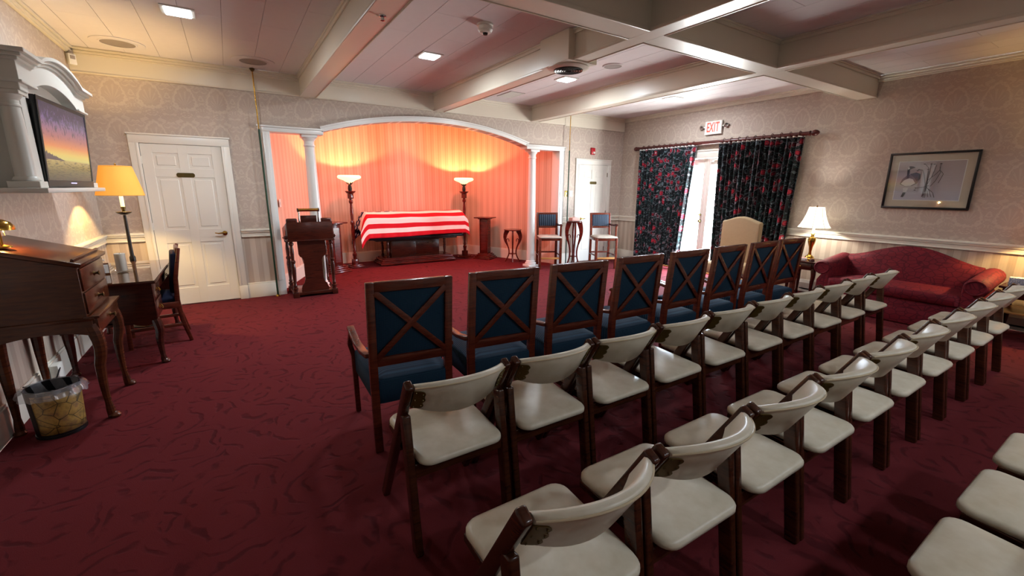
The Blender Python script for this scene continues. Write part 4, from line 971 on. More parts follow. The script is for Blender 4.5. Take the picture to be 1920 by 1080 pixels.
# power box and cord behind the stand
ob = thing('power_box', 'small cream power box with a cord on the baseboard behind the slant-top stand', 'power box', (XL+0.02, 4.58, 0.02))
B(0, 0.05, -0.06, 0.06, 0, 0.17).build('box', 'white_plastic', ob, 0.004)
MB().tube([(0.05, -0.02, 0.14), (0.07, -0.25, 0.10), (0.03, -0.42, 0.14), (0.02, -0.60, 0.22)], 0.005, 6).build('cord', 'black_plastic', ob)
# writing desk
d2 = thing('writing_desk', 'dark writing desk with glass top and cabriole legs along the damask wall', 'desk')
Wa, Wb, Va, Vb = -1.315, -0.625, 4.73, 6.09
B(Wa, Wb, Va, Vb, 0.728, 0.750).build('top', 'dark_wood', d2, 0.005)
B(Wa+0.005, Wb-0.005, Va+0.005, Vb-0.005, 0.750, 0.756).build('glass_sheet', 'desk_glass', d2, 0.001, 1)
for ys in ((Va+0.03, Va+0.05), (Vb-0.05, Vb-0.03)):
    pts = [(Wa+0.03, 0.728), (Wa+0.03, 0.36), (-1.2, 0.36), (-1.14, 0.40), (-1.0, 0.415), (-0.86, 0.40), (-0.80, 0.37), (-0.74, 0.355), (Wb-0.03, 0.37), (Wb-0.03, 0.728)]
    MB().prism(pts, ys[0], ys[1], 'y').build('side_panel', 'dark_wood', d2, 0.003, 1)
B(Wa+0.03, Wa+0.05, Va+0.04, Vb-0.04, 0.40, 0.728).build('back_panel', 'dark_wood', d2)
B(Wa+0.05, Wb-0.05, Va+0.04, Va+0.42, 0.38, 0.40).build('pedestal_floor', 'dark_wood', d2); B(Wa+0.05, Wb-0.05, Va+0.40, Va+0.415, 0.38, 0.728).build('pedestal_side', 'dark_wood', d2)
for y0, y1, zz in ((Va+0.05, Va+0.40, ((0.41, 0.56), (0.57, 0.72))), (Va+0.42, Vb-0.055, ((0.62, 0.72),))):
    for z0, z1 in zz:
        dr = B(Wb-0.06, Wb-0.028, y0, y1, z0, z1).build('drawer', 'dark_wood', d2, 0.004)
        pl = MB().prism([((y0+y1)/2+a, (z0+z1)/2+b) for a, b in ((-0.05, 0), (-0.03, 0.022), (0, 0.012), (0.03, 0.022), (0.05, 0), (0.03, -0.02), (0, -0.026), (-0.03, -0.02))], Wb-0.028, Wb-0.025, 'x').build('pull_plate', 'brass', dr)
        MB().tube([(Wb-0.02, (y0+y1)/2-0.035, (z0+z1)/2+0.004), (Wb-0.006, (y0+y1)/2-0.025, (z0+z1)/2-0.018), (Wb-0.006, (y0+y1)/2+0.025, (z0+z1)/2-0.018), (Wb-0.02, (y0+y1)/2+0.035, (z0+z1)/2+0.004)], 0.004, 6).build('pull_bail', 'brass', dr)
for x, y, ox, oy in ((Wb-0.05, Va+0.06, 0.7, -0.5), (Wb-0.05, Vb-0.06, 0.7, 0.5), (Wa+0.07, Va+0.06, 0, -0.5), (Wa+0.07, Vb-0.06, 0, 0.5)):
    cabriole(MB(), (x, y, 0.40), (x+ox*0.02, y+oy*0.02), 0.040, 0.022, (ox, oy)).build('leg', 'dark_wood', d2)
# things on the writing desk
cd = thing('candle', 'thick grey pillar candle on a glass plate on the writing desk', 'candle', (-0.935, 5.38, 0.756))
MB().lathe([(0, 0.012), (0.040, 0.012), (0.041, 0.02), (0.041, 0.172), (0.036, 0.176), (0.03, 0.170), (0, 0.168)], 28).build('wax', 'candle_wax', cd)
MB().tube([(0, 0, 0.165), (0.002, 0, 0.182)], 0.0015, 6).build('wick', 'black_plastic', cd)
MB().lathe([(0, 0), (0.05, 0), (0.088, 0.008), (0.09, 0.012), (0.05, 0.012), (0, 0.012)], 32).build('plate', 'glass', cd)
def bottle(loc, s, label):
    t = thing('bottle', label, 'bottle', loc, 0.4, 'bottles on the writing desk')
    MB().lathe([(0, 0), (0.032*s, 0), (0.034*s, 0.01), (0.034*s, 0.10*s), (0.028*s, 0.125*s), (0.012*s, 0.14*s), (0.012*s, 0.15*s), (0, 0.15*s)], 20).build('body', 'bottle_plastic', t)
    MB().lathe([(0, 0.15*s), (0.014*s, 0.15*s), (0.014*s, 0.17*s), (0.006*s, 0.172*s), (0.006*s, 0.19*s), (0, 0.19*s)], 14).build('pump_collar', 'white_plastic', t)
    MB().tube([(0, 0, 0.188*s), (0.035*s, 0, 0.188*s), (0.04*s, 0, 0.180*s)], 0.006*s, 8).build('pump_spout', 'white_plastic', t)
bottle((-1.00, 4.93, 0.756), 0.95, 'clear pump bottle nearest the slant-top stand on the writing desk')
bottle((-1.05, 5.13, 0.756), 0.85, 'clear pump bottle closer to the candle on the writing desk')
tr_ = thing('card_holder', 'small wooden card holder beside the bottles on the writing desk', 'holder', (-1.06, 5.30, 0.756), 0.2)
B(-0.05, 0.05, -0.03, 0.03, 0, 0.012).build('base', 'desk_wood', tr_, 0.002); B(-0.05, 0.05, 0.015, 0.022, 0.012, 0.10).build('back', 'desk_wood', tr_, 0.002); B(-0.045, 0.045, -0.01, 0.012, 0.012, 0.085).build('cards', 'white_paper', tr_)
# chair pushed up to the writing desk: faces the wall (-x); local +y is its front
dc = thing('desk_chair', 'wooden side chair with navy upholstered back at the writing desk', 'chair', (-0.555, 5.57, 0), PI/2+0.11)
for s in (-1, 1):
    MB().path([(s*0.215, -0.035, 0), (s*0.215, 0.012, 0.22), (s*0.215, 0.03, 0.42), (s*0.215, 0.015, 0.66), (s*0.215, -0.045, 0.955)], [0.032, 0.038, 0.044, 0.04, 0.028], 0.034, (1, 0, 0)).build('rear_leg', 'chair_wood', dc, 0.005)
    MB().bar((s*0.225, 0.44, 0), (s*0.225, 0.43, 0.42), 0.038, 0.038, (0, 1, 0)).build('front_leg', 'chair_wood', dc, 0.004)
    B(s*0.22-0.012, s*0.22+0.012, 0.01, 0.44, 0.17, 0.20).build('side_stretcher', 'chair_wood', dc, 0.003)
    B(s*0.22-0.014, s*0.22+0.014, 0.02, 0.44, 0.36, 0.425).build('side_apron', 'chair_wood', dc, 0.003)
B(-0.21, 0.21, 0.20, 0.225, 0.172, 0.198).build('cross_stretcher', 'chair_wood', dc, 0.003)
M = Matrix.Translation((0, 0.03, 0.44)) @ Matrix.Rotation(0.125, 4, 'X') @ Matrix.Translation((0, 0, -0.44))
MB().box(-0.20, 0.20, 0.0, 0.055, 0.50, 0.90, M).build('back_pad', 'navy_fabric', dc, 0.02, 3)
MB().box(-0.20, 0.20, -0.012, 0.018, 0.90, 0.955, M).build('top_rail', 'chair_wood', dc, 0.006)
pad(0.44, 0.47, 0.02, 0.47, 0.42, 0.475, 0.04, 0.02).build('seat', 'navy_fabric', dc, angle=1.2)
# floor lamp with pleated amber shade behind the writing desk
fp = thing('floor_lamp', 'floor lamp with glowing amber pleated shade beside the writing desk', 'lamp', (-0.985, 6.27, 0))
MB().lathe([(0, 0), (0.14, 0), (0.145, 0.012), (0.12, 0.03), (0.04, 0.05), (0.022, 0.08), (0, 0.08)], 28).build('base', 'dark_metal', fp)
MB().lathe([(0, 0.06), (0.020, 0.06), (0.022, 0.70), (0.028, 0.72), (0.028, 0.78), (0.018, 0.80), (0.014, 1.24), (0, 1.24)], 16).build('pole', 'dark_metal', fp)
MB().lathe([(0, 1.245), (0.030, 1.245), (0.060, 1.262), (0.072, 1.275), (0.068, 1.277), (0.02, 1.262), (0, 1.262)], 28).build('drip_tray', 'dark_metal', fp)
MB().lathe([(0, 1.262), (0.016, 1.262), (0.014, 1.29), (0.022, 1.315), (0.020, 1.33), (0, 1.33)], 16).build('cup', 'dark_brass', fp)
MB().lathe([(0, 1.33), (0.017, 1.33), (0.017, 1.44), (0, 1.44)], 16).build('candle_sleeve', 'bulb_sleeve', fp)
MB().shell([(0.200, 1.450), (0.197, 1.462), (0.134, 1.742), (0.130, 1.752)], 100, t=0.003, wob=lambda i: 1+0.022*(1 if i % 2 else -1)).build('shade', 'amber_shade', fp, angle=1.5)
for z, r in ((1.452, 0.2), (1.75, 0.131)): MB().tube([(r*math.cos(a), r*math.sin(a), z) for a in [2*PI*i/40 for i in range(40)]], 0.005, 6, closed=True).build('shade_trim', 'amber_shade', fp)
MB().lathe([(0, 1.74), (0.006, 1.74), (0.010, 1.765), (0.004, 1.78), (0, 1.785)], 12).build('finial', 'brass', fp)
MB().tube([(0, 0, 1.44), (0, 0, 1.75)], 0.003, 6).build('harp_rod', 'brass', fp)
light('floor_lamp_bulb', 'POINT', P_FLOORLAMP, COL_WARM, (0.025, 0, 1.615), fp, 0.03)
# television and its columned shelf
cb = thing('tv_cabinet', 'white wall cabinet with columns and arched cornice around the television', 'cabinet', (0, 0, 0))
Ka, Kb, Kx = 4.02, 5.50, -1.00
B(XL, Kx+0.03, Ka-0.04, Kb+0.04, 1.500, 1.532).build('shelf', 'cabinet_paint', cb, 0.006)
B(XL, XL+0.02, Ka, Kb, 1.532, 2.14).build('back_panel', 'cabinet_paint', cb)
for y0 in (Ka+0.155, Kb-0.265): B(XL, Kx-0.055, y0, y0+0.11, 1.532, 2.165).build('pilaster', 'cabinet_paint', cb, 0.003, 1)
B(XL+0.02, Kx-0.075, Ka+0.155, Kb-0.155, 2.12, 2.27).build('tympanum', 'cabinet_paint', cb)
for y in (Ka+0.075, Kb-0.075):
    c = MB().lathe([(0.050, 1.60), (0.051, 1.75), (0.047, 1.95), (0.043, 2.035)], 28, (Kx-0.085, y, 0)).build('column', 'cabinet_paint', cb)
    MB().lathe([(0, 1.572), (0.062, 1.572), (0.066, 1.582), (0.060, 1.595), (0.054, 1.602), (0, 1.602)], 28, (Kx-0.085, y, 0)).build('column_base', 'cabinet_paint', c)
    B(Kx-0.16, Kx-0.01, y-0.075, y+0.075, 1.532, 1.573).build('column_plinth', 'cabinet_paint', c, 0.003, 1)
    MB().lathe([(0.043, 2.02), (0.049, 2.027), (0.049, 2.036), (0.044, 2.042), (0.044, 2.062), (0.062, 2.085), (0.066, 2.095), (0, 2.095)], 28, (Kx-0.085, y, 0)).build('column_capital', 'cabinet_paint', c)
    B(Kx-0.155, Kx-0.015, y-0.07, y+0.07, 2.095, 2.118).build('column_abacus', 'cabinet_paint', c, 0.003, 1)
    B(XL, Kx-0.005, y-0.072, y+0.072, 2.118, 2.165).build('architrave', 'cabinet_paint', c, 0.003, 1)
ya, yb = Ka+0.26, Kb-0.26
def arc2(z0, rise, n=18, o=0.0): return [(ya-o+(yb-ya+2*o)*i/n, z0+rise*math.sin(PI*i/n)**0.75) for i in range(n+1)]
pts = [(Ka, 2.165), (ya, 2.165)] + arc2(2.165, 0.085) + [(yb, 2.165), (Kb, 2.165), (Kb, 2.29), (yb, 2.29)] + [(y, z) for y, z in reversed(arc2(2.29, 0.085))] + [(ya, 2.29), (Ka, 2.29)]
MB().prism(pts, XL, Kx, 'x').build('frieze', 'cabinet_paint', cb, 0.002, 1)
for w, z0, z1 in ((0.018, 2.285, 2.305), (0.040, 2.305, 2.325), (0.062, 2.325, 2.350)):
    up = [(Ka-w, z1), (ya, z1)] + arc2(z1, 0.085) + [(yb, z1), (Kb+w, z1)]; dn = [(Ka-w, z0), (ya, z0)] + arc2(z0, 0.085) + [(yb, z0), (Kb+w, z0)]
    MB().prism(dn+up[::-1], XL, Kx+w, 'x').build('cornice', 'cabinet_paint', cb, 0.003, 1)
for w, z0, z1 in ((0.016, 2.160, 2.176),):
    for y0, y1 in ((Ka-w, ya), (yb, Kb+w)): B(XL, Kx+w, y0, y1, z0, z1).build('frieze_bead', 'cabinet_paint', cb, 0.004)
TM = Matrix.Translation((-1.012, 4.81, 1.84)) @ Matrix.Rotation(math.radians(-2.4), 4, 'Z') @ Matrix.Rotation(math.radians(3.0), 4, 'Y')
tv = thing('television', 'flat television showing a sunset landscape inside the white columned cabinet', 'television')
MB().box(-0.03, 0.0, -0.50, 0.50, -0.305, 0.30, TM).build('housing', 'black_plastic', tv, 0.006)
fr = MB(); [fr.box(0.0, 0.006, *q, TM) for q in ((-0.50, 0.50, 0.274, 0.30), (-0.50, 0.50, -0.305, -0.255), (-0.50, -0.475, -0.255, 0.274), (0.475, 0.50, -0.255, 0.274))]; fr.build('bezel', 'black_plastic', tv, 0.002, 1)
MB().grid(lambda u, v: tuple(TM @ Vector((0.002, -0.475+0.95*u, -0.255+0.529*v))), 1, 1).build('screen', 'screen_picture', tv)
MB().box(0.0062, 0.008, -0.06, 0.06, -0.276, -0.271, TM).build('status_light', 'led_dot', tv)
MB().box(-0.10, -0.04, -0.10, 0.10, -0.15, 0.15, TM).bar(TM @ Vector((-0.10, 0, 0)), (XL+0.018, 4.80, 1.84), 0.06, 0.06).build('wall_mount', 'dark_metal', tv)
B(-1.08, -0.99, 4.45, 5.25, 1.532, 1.5335).build('sound_bar', 'black_plastic', tv)

# ================================================================== RIGHT WALL
def table_lamp(loc, s, label, power, col):
    t = thing('table_lamp', label, 'lamp', loc, 0.3, 'brass table lamps on the side tables')
    MB().lathe([(0, 0), (0.072, 0), (0.072, 0.018), (0.062, 0.026), (0.055, 0.045), (0.04, 0.06), (0.022, 0.075), (0.018, 0.12), (0.026, 0.19), (0.046, 0.26), (0.050, 0.30), (0.044, 0.325), (0.026, 0.335), (0.018, 0.36), (0.028, 0.372), (0.016, 0.385), (0, 0.385)], 28).build('body', 'brass', t)
    MB().lathe([(0, 0.385), (0.017, 0.385), (0.017, 0.48), (0, 0.48)], 14).build('candle_sleeve', 'bulb_sleeve' if col == COL_WARM else 'white_shade', t)
    prof = [(0.205, 0.475), (0.178, 0.515), (0.150, 0.575), (0.122, 0.655), (0.105, 0.725), (0.097, 0.765)]
    MB().shell(prof, 48, t=0.003).build('shade', 'amber_shade' if col == COL_WARM else 'white_shade', t, angle=1.2)
    for k in range(8):
        a = 2*PI*k/8; MB().tube([((r+0.001)*math.cos(a), (r+0.001)*math.sin(a), z) for r, z in prof], 0.0025, 6).build('shade_rib', 'grey_mesh', t)
    MB().lathe([(0, 0.76), (0.008, 0.765), (0.005, 0.79), (0, 0.795)], 12).build('finial', 'brass', t)
    light('table_lamp_bulb', 'POINT', power, col, (0, 0, 0.60), t, 0.03)
def side_table(name, label, x0, x1, y0, y1, h, shelf):
    t = thing(name, label, 'table')
    B(x0, x1, y0, y1, h-0.025, h).build('top', 'dark_wood', t, 0.006)
    B(x0+0.03, x1-0.03, y0+0.03, y1-0.03, h-0.13, h-0.025).build('apron', 'dark_wood', t, 0.004)
    dr = B(x0+0.018, x0+0.032, y0+0.07, y1-0.07, h-0.12, h-0.04).build('drawer', 'dark_wood', t, 0.003)
    MB().lathe([(0, 0), (0.012, 0), (0.012, 0.015), (0, 0.02)], 12, M=Matrix.Translation((x0+0.018, (y0+y1)/2, h-0.08)) @ Matrix.Rotation(-PI/2, 4, 'Y')).build('knob', 'brass', dr)
    for sx, sy, px, py in ((-1, -1, x0+0.05, y0+0.05), (-1, 1, x0+0.05, y1-0.05), (1, -1, x1-0.05, y0+0.05), (1, 1, x1-0.05, y1-0.05)):
        cabriole(MB(), (px, py, h-0.11), (px+sx*0.012, py+sy*0.012), 0.034, 0.020, (sx*0.7, sy*0.7)).build('leg', 'dark_wood', t)
    if shelf: B(x0+0.02, x1-0.02, y0+0.02, y1-0.02, shelf-0.02, shelf).build('shelf', 'oak', t, 0.004)
side_table('end_table', 'dark end table with curved legs under the white lamp', 6.93, 7.36, 2.80, 3.22, 0.56, 0)
side_table('end_table', 'dark end table with a lower shelf past the sofa, holding a floral tissue box', 6.86, 7.38, 0.50, 1.02, 0.58, 0.31)
table_lamp((7.15, 3.00, 0.56), 1, 'brass table lamp with white bell shade between curtain and sofa', P_TABLE1, COL_WHITE)
table_lamp((7.16, 0.735, 0.58), 1, 'brass table lamp with amber-lit shade on the end table with the tissue box', P_TABLE2, COL_WARM)
tb = thing('tissue_box', 'grey floral tissue box on the end table beside the sofa', 'tissue box', (7.02, 0.93, 0.58), 0.15)
B(-0.06, 0.06, -0.115, 0.05, 0, 0.085).build('box', 'floral_box', tb, 0.006); MB().lathe([(0, 0.085), (0.03, 0.085), (0.028, 0.087), (0, 0.087)], 16, (0, -0.03, 0)).build('slot', 'white_paper', tb)
nb = thing('card_box', 'small white card box beside the lamp on the end table', 'box', (7.00, 3.02, 0.56), 0.1)
B(-0.035, 0.035, -0.05, 0.05, 0, 0.035).build('box', 'white_paper', nb, 0.003); B(-0.03, 0.03, -0.045, 0.045, 0.035, 0.042).build('cards', 'tissue_pink', nb)
ah = tag(MB().lathe([(0, 0), (0.03, 0), (0.034, 0.008), (0.03, 0.03), (0.02, 0.04), (0, 0.042)], 16, (6.99, 2.89, 0.56)).build('trinket_dish', 'dark_wood'), 'small dark wooden trinket dish in front of the white lamp', 'dish')

# curtains on a wooden rod
rod = thing('curtain_rod', 'dark wooden curtain rod with carved finials above the floral curtains', 'curtain rod', (7.385, 0, 2.39))
MB().tube([(0, 3.36, 0), (0, 6.62, 0)], 0.030, 18).build('rod', 'rod_wood', rod)
for y, s in ((3.36, -1), (6.62, 1)):
    MB().lathe([(0, 0), (0.036, 0), (0.038, 0.014), (0.022, 0.022), (0.022, 0.030), (0.040, 0.05), (0.046, 0.075), (0.038, 0.105), (0.018, 0.13), (0, 0.138)], 18, M=Matrix.Translation((0, y, 0)) @ Matrix.Rotation(-s*PI/2, 4, 'X')).build('finial', 'rod_wood', rod)
for y in (3.45, 5.0, 6.55): MB().bar((0, y, 0), (XR-7.385-0.001, y, 0), 0.03, 0.05).build('bracket', 'rod_wood', rod, 0.004)
def curtain(label, y0, y1, y0b, y1b, n, rings):
    t = thing('curtain', label, 'curtain', (7.375, 0, 0), 0, 'floral curtains at the french doors')
    rr = [random.uniform(0.75, 1.25) for _ in range(n+2)]
    def f(u, v):
        z = 2.345-2.28*v; a = y0+(y1-y0)*u; b = y0b+(y1b-y0b)*u; y = a+(b-a)*v
        k = int(u*n) % (n+1); ph = 2*PI*u*n; amp = (0.048+0.014*v)*(rr[k]*(1-(u*n) % 1)+rr[k+1]*((u*n) % 1))
        return (amp*math.sin(ph)+0.008*math.sin(ph*2.3+v*2), y+0.010*math.cos(ph)*v, z)
    W_ = abs(y1-y0)*1.9
    MB().grid(f, n*10, 26, uvf=lambda u, v: (u*W_*1.5, 2.28*(1-v)*1.5)).build('cloth', 'floral_cloth', t, solid=0.003, angle=1.6)
    MB().grid(lambda u, v: (f(u, 0)[0], y0+(y1-y0)*u, 2.345+0.022*v), n*10, 1).build('heading', 'white_paper', t, solid=0.002)
    for k in range(rings):
        y = y0+(y1-y0)*(k+0.5)/rings
        MB().tube([(0.01+0.042*math.cos(a), y, 2.392+0.042*math.sin(a)) for a in [2*PI*i/18 for i in range(18)]], 0.005, 6, closed=True).build('ring', 'rod_wood', t)
curtain('long dark floral curtain on the far side of the bright glass door, by the corner', 5.25, 6.56, 5.42, 6.52, 17, 10)
curtain('long dark floral curtain on the near side of the bright glass door, beside the lamp', 3.42, 4.78, 3.52, 4.70, 17, 10)
# picture
pc = thing('picture', 'black-framed print of a goose among reeds above the red sofa', 'picture', (XR-0.004, 1.932, 1.69), -PI/2)   # local x runs along -y, local y points to the wall
w, h = 0.425, 0.352
for q in ((-w, w, h-0.026, h), (-w, w, -h, -h+0.026)): MB().box(q[0], q[1], -0.030, 0.0, q[2], q[3]).build('frame_bar', 'black_plastic', pc, 0.004)
for q in ((-w, -w+0.026), (w-0.026, w)): MB().box(q[0], q[1], -0.030, 0.0, -h+0.026, h-0.026).build('frame_bar', 'black_plastic', pc, 0.004)
MB().box(-w+0.02, w-0.02, -0.012, -0.004, -h+0.02, h-0.02).build('mat', 'mat_board', pc)
px, pz = 0.315, 0.238
MB().box(-px-0.008, px+0.008, -0.0135, -0.012, -pz-0.008, pz+0.008).build('mat_bevel', 'white_paper', pc)
MB().grid(lambda u, v: (-px+2*px*u, -0.0142, -pz+2*pz*v), 1, 1).build('print', 'print_sky', pc)
def flat(nm, pts, m, y=-0.015): MB().prism(pts, y-0.0006, y, 'y').build(nm, m, pc)
flat('goose_body', [(-0.275, -0.04), (-0.26, 0.02), (-0.22, 0.065), (-0.17, 0.085), (-0.12, 0.09), (-0.09, 0.07), (-0.085, 0.02), (-0.10, -0.03), (-0.15, -0.065), (-0.22, -0.07)], 'goose_grey')
flat('goose_wing', [(-0.19, 0.085), (-0.13, 0.105), (-0.085, 0.085), (-0.08, 0.02), (-0.11, -0.005), (-0.15, 0.05)], 'goose_black', -0.0158)
flat('goose_breast', [(-0.265, -0.035), (-0.235, 0.01), (-0.19, 0.035), (-0.15, 0.02), (-0.12, -0.03), (-0.16, -0.062), (-0.22, -0.066)], 'goose_white', -0.0164)
flat('goose_neck', [(-0.215, 0.03), (-0.222, 0.12), (-0.225, 0.155), (-0.205, 0.185), (-0.17, 0.18), (-0.145, 0.165), (-0.175, 0.155), (-0.198, 0.14), (-0.192, 0.03)], 'goose_black', -0.0172)
flat('goose_cheek', [(-0.218, 0.14), (-0.222, 0.165), (-0.21, 0.172), (-0.20, 0.155)], 'goose_white', -0.0180)
flat('goose_reflection', [(-0.235, -0.09), (-0.18, -0.09), (-0.19, -0.14), (-0.215, -0.20), (-0.235, -0.20), (-0.225, -0.14)], 'goose_white')
flat('goose_reflection', [(-0.225, -0.145), (-0.195, -0.145), (-0.215, -0.205), (-0.24, -0.205)], 'goose_black', -0.0158)
reeds = [[(-0.03, -0.20), (-0.02, -0.05), (-0.05, 0.08), (-0.07, 0.13), (-0.11, 0.14)], [(-0.015, -0.21), (-0.01, 0.0), (-0.02, 0.16), (-0.06, 0.205)], [(0.0, -0.21), (-0.005, 0.02), (0.0, 0.20)], [(-0.01, 0.0), (0.06, 0.08), (0.09, 0.13), (0.085, 0.17)], [(0.03, -0.07), (0.07, 0.0), (0.10, 0.10), (0.09, 0.13)], [(0.10, 0.12), (0.13, 0.08), (0.10, -0.03)], [(0.0, -0.08), (0.03, -0.12), (0.06, -0.20)], [(0.02, -0.10), (0.07, -0.15), (0.09, -0.205)], [(-0.10, -0.09), (-0.04, -0.08), (0.02, -0.06)], [(-0.005, -0.12), (-0.03, -0.20)], [(0.01, -0.12), (0.03, -0.20)], [(0.05, 0.19), (0.03, 0.06), (0.0, -0.04)]]
for r in reeds: MB().path([(x, -0.0165, z) for x, z in r], 0.0055, 0.0008, (0, 1, 0)).build('reed', 'reed_brown', pc)
for x, z in ((-0.11, 0.14), (-0.065, 0.205), (0.0, 0.205), (0.03, 0.20), (0.09, 0.205), (-0.12, 0.125), (-0.02, 0.14), (-0.105, -0.09), (-0.11, -0.115)): flat('seed_head', [(x-0.014, z), (x, z+0.007), (x+0.014, z), (x, z-0.007)], 'reed_brown', -0.0172)
MB().box(-w+0.024, w-0.024, -0.022, -0.020, -h+0.024, h-0.024).build('glass', 'glass', pc)
# exit sign
ex = thing('exit_sign', 'white emergency sign with red EXIT letters above the curtains', 'exit sign', (XR-0.002, 4.985, 2.645), -PI/2)
B(-0.165, 0.165, -0.045, 0.0, -0.115, 0.115).build('housing', 'white_plastic', ex, 0.008)
B(-0.155, 0.155, -0.048, -0.044, -0.105, 0.105).build('face', 'exit_face', ex)
for ch, cx in (('E', -0.098), ('X', -0.030), ('I', 0.030), ('T', 0.085)):
    tx = bpy.data.curves.new('letter', 'FONT'); tx.body = ch; tx.size = 0.225; tx.align_x = 'CENTER'; tx.align_y = 'CENTER'; tx.extrude = 0.0015; tx.offset = 0.004
    tmp = bpy.data.objects.new('letter', tx); C.objects.link(tmp); bpy.context.view_layer.update()
    lm = bpy.data.meshes.new_from_object(tmp.evaluated_get(bpy.context.evaluated_depsgraph_get())); bpy.data.objects.remove(tmp)
    lm.materials.clear(); lm.materials.append(MATS['exit_red']); to = bpy.data.objects.new('letter', lm); C.objects.link(to); to.parent = ex
    to.location = (cx, -0.0495, 0.0); to.rotation_euler = (PI/2, 0, 0); to.scale = (0.50, 1, 1)
for s in (-1, 1):
    MB().bar((s*0.165, -0.022, 0.02), (s*0.20, -0.03, 0.02), 0.02, 0.02).build('lamp_arm', 'white_plastic', ex)
    MB().lathe([(0, 0), (0.03, 0.0), (0.036, 0.02), (0.036, 0.04), (0.03, 0.045), (0, 0.036)], 18, M=Matrix.Translation((s*0.225, -0.02, 0.02)) @ Matrix.Rotation(s*0.7, 4, 'Z') @ Matrix.Rotation(PI/2, 4, 'X')).build('lamp_head', 'chrome', ex)

# ================================================================== SMALL FITTINGS
fa = thing('fire_alarm', 'red fire alarm strobe on the wall above the far white door', 'alarm', (6.575, YR, 2.335))
B(-0.055, 0.055, -0.04, 0, -0.07, 0.07).build('housing', 'alarm_red', fa, 0.010); MB().lathe([(0, 0), (0.026, 0), (0.02, 0.018), (0, 0.022)], 14, M=Matrix.Translation((0.012, -0.04, -0.03)) @ Matrix.Rotation(PI/2, 4, 'X')).build('strobe', 'white_plastic', fa)
def switch(name, label, loc, mat, rz=0.0):
    t = thing(name, label, 'switch', loc, rz); B(-0.038, 0.038, -0.007, 0, -0.06, 0.06).build('plate', mat, t, 0.003); B(-0.012, 0.012, -0.013, -0.006, -0.02, 0.02).build('rocker', 'white_plastic', t, 0.002)
switch('light_switch', 'brass light switch plate on the wall next to the alcove jamb', (5.90, YR, 1.46), 'brass')
switch('light_switch', 'white light switch plate beside the brass one near the far door', (6.03, YR, 1.46), 'white_plastic')
switch('light_switch', 'cream switch plate on the striped alcove wall above the lectern', (0.50+0.91*0.30/2.17*0.9+0.02, 7.57, 1.31), 'white_plastic', math.atan2(2.17, 0.91))
ms = thing('motion_sensor', 'white motion sensor high in the corner above the television cabinet', 'sensor', (XL+0.045, 6.99, 2.90), 0.7)
B(-0.035, 0.035, -0.025, 0.02, -0.055, 0.055).build('housing', 'white_plastic', ms, 0.006); B(-0.022, 0.022, -0.029, -0.024, 0.0, 0.035).build('lens', 'grey_mesh', ms, 0.002); MB().lathe([(0, 0), (0.03, 0), (0.02, 0.025), (0, 0.03)], 14, (0, 0, 0.055)).build('bracket', 'grey_mesh', ms)
def ceiling_light(x, y, label, p):
    t = thing('ceiling_light', label, 'ceiling light', (x, y, ZC), 0, 'square recessed ceiling lights')
    MB().box(-0.125, 0.125, 0.095, 0.125, -0.010, 0.0).box(-0.125, 0.125, -0.125, -0.095, -0.010, 0.0).box(-0.125, -0.095, -0.095, 0.095, -0.010, 0).box(0.095, 0.125, -0.095, 0.095, -0.010, 0).build('frame', 'white_plastic', t, 0.003, 1)
    B(-0.095, 0.095, -0.095, 0.095, -0.022, -0.002).build('lens', 'led_lens', t, 0.008, 2)
    light('ceiling_light_lamp', 'AREA', p, COL_CEIL, (0, 0, -0.026), t, 0.18)
ceiling_light(-0.20, 5.17, 'square ceiling light over the door with the brass lever', P_CEIL)
ceiling_light(2.14, 5.16, 'square ceiling light between the two beams in front of the arch', P_CEIL)
ceiling_light(4.15, 5.12, 'square ceiling light next to the round air vent', P_CEIL)
ceiling_light(6.44, 5.12, 'square ceiling light near the exit sign', P_CEIL)
for i, x in enumerate((2.14, 4.15, 6.44)): ceiling_light(x, -1.55, 'square ceiling light behind the cream rows, %s from the television wall' % ORD[i], P_REAR)
def speaker(x, y, label, ring=True):
    t = thing('ceiling_speaker', label, 'speaker', (x, y, ZC), 0, 'round speakers in the ceiling'); r = 0.15 if ring else 0.11
    MB().lathe([(0, -0.002), (r, -0.002), (r, -0.006), (0, -0.010)], 40).build('grille', 'grey_mesh', t)
    MB().shell([(r+0.018, 0.0), (r+0.010, -0.010)], 40, t=0.012).build('rim', 'ceiling_tile', t)
    if ring: MB().lathe([(r+0.018, 0.0), (0.235, 0.0), (0.235, -0.006), (0.225, -0.010), (r+0.018, -0.003)], 48).build('outer_ring', 'ceiling_tile', t)
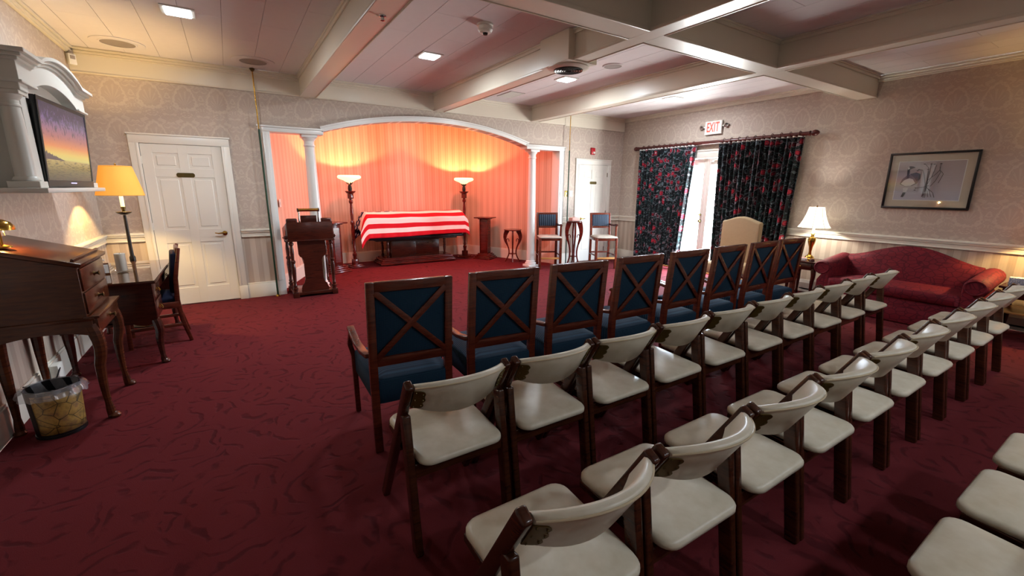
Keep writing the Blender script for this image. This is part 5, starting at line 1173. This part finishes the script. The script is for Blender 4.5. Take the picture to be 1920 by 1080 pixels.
speaker(-0.83, 6.62, 'round ceiling speaker above the television corner'); speaker(0.43, 6.60, 'round ceiling speaker above the green pole beside the door'); speaker(4.20, 4.28, 'small round ceiling speaker between two beams near the round vent', False)
sd = thing('smoke_detector', 'white smoke detector on the ceiling before the crossing beam', 'smoke detector', (2.20, 3.94, ZC))
MB().lathe([(0, 0), (0.078, 0), (0.078, -0.014), (0.070, -0.020), (0, -0.020)], 28).build('base', 'white_plastic', sd); MB().lathe([(0.066, -0.020), (0.070, -0.05), (0.056, -0.072), (0, -0.078)], 28).build('head', 'white_plastic', sd); MB().lathe([(0, -0.074), (0.026, -0.074), (0.020, -0.092), (0, -0.095)], 14).build('sensor', 'dark_metal', sd)
bc = thing('sprinkler', 'tiny chrome sprinkler under the beam nearest the door', 'sprinkler', (1.10, 3.52, ZBm))
MB().lathe([(0, 0), (0.028, 0), (0.026, -0.006), (0.012, -0.01), (0.010, -0.03), (0.018, -0.034), (0, -0.038)], 18).build('head', 'chrome', bc)
rv = thing('round_vent', 'round louvred air vent boxed into the middle beam', 'vent', (3.10, 3.80, ZBm-0.012))
B(-0.20, 0.17, -0.24, 0.23, 0.0, 0.275).build('box', 'beam_paint', rv, 0.003, 1)
MB().lathe([(0.21, 0.0), (0.21, -0.010), (0.18, -0.022), (0.150, -0.026), (0.145, -0.020), (0.145, 0.0)], 48).build('collar', 'beam_paint', rv); MB().lathe([(0, -0.012), (0.146, -0.012), (0.146, -0.010), (0, -0.010)], 36).build('throat', 'vent_dark', rv)
for k in range(5):
    r = 0.03+0.026*k; MB().shell([(r, -0.014), (r+0.014, -0.034)], 36, t=0.004).build('louvre', 'dark_metal', rv)
gv = thing('ceiling_grille', 'rectangular slatted return grille in the ceiling near the fascia', 'grille', (4.06, 6.43, ZC))
B(-0.14, 0.14, -0.22, 0.22, -0.004, 0).build('plate', 'grey_mesh', gv)
for k in range(10): B(-0.13, 0.13, -0.20+0.042*k, -0.185+0.042*k, -0.010, -0.003).build('slat', 'white_plastic', gv)
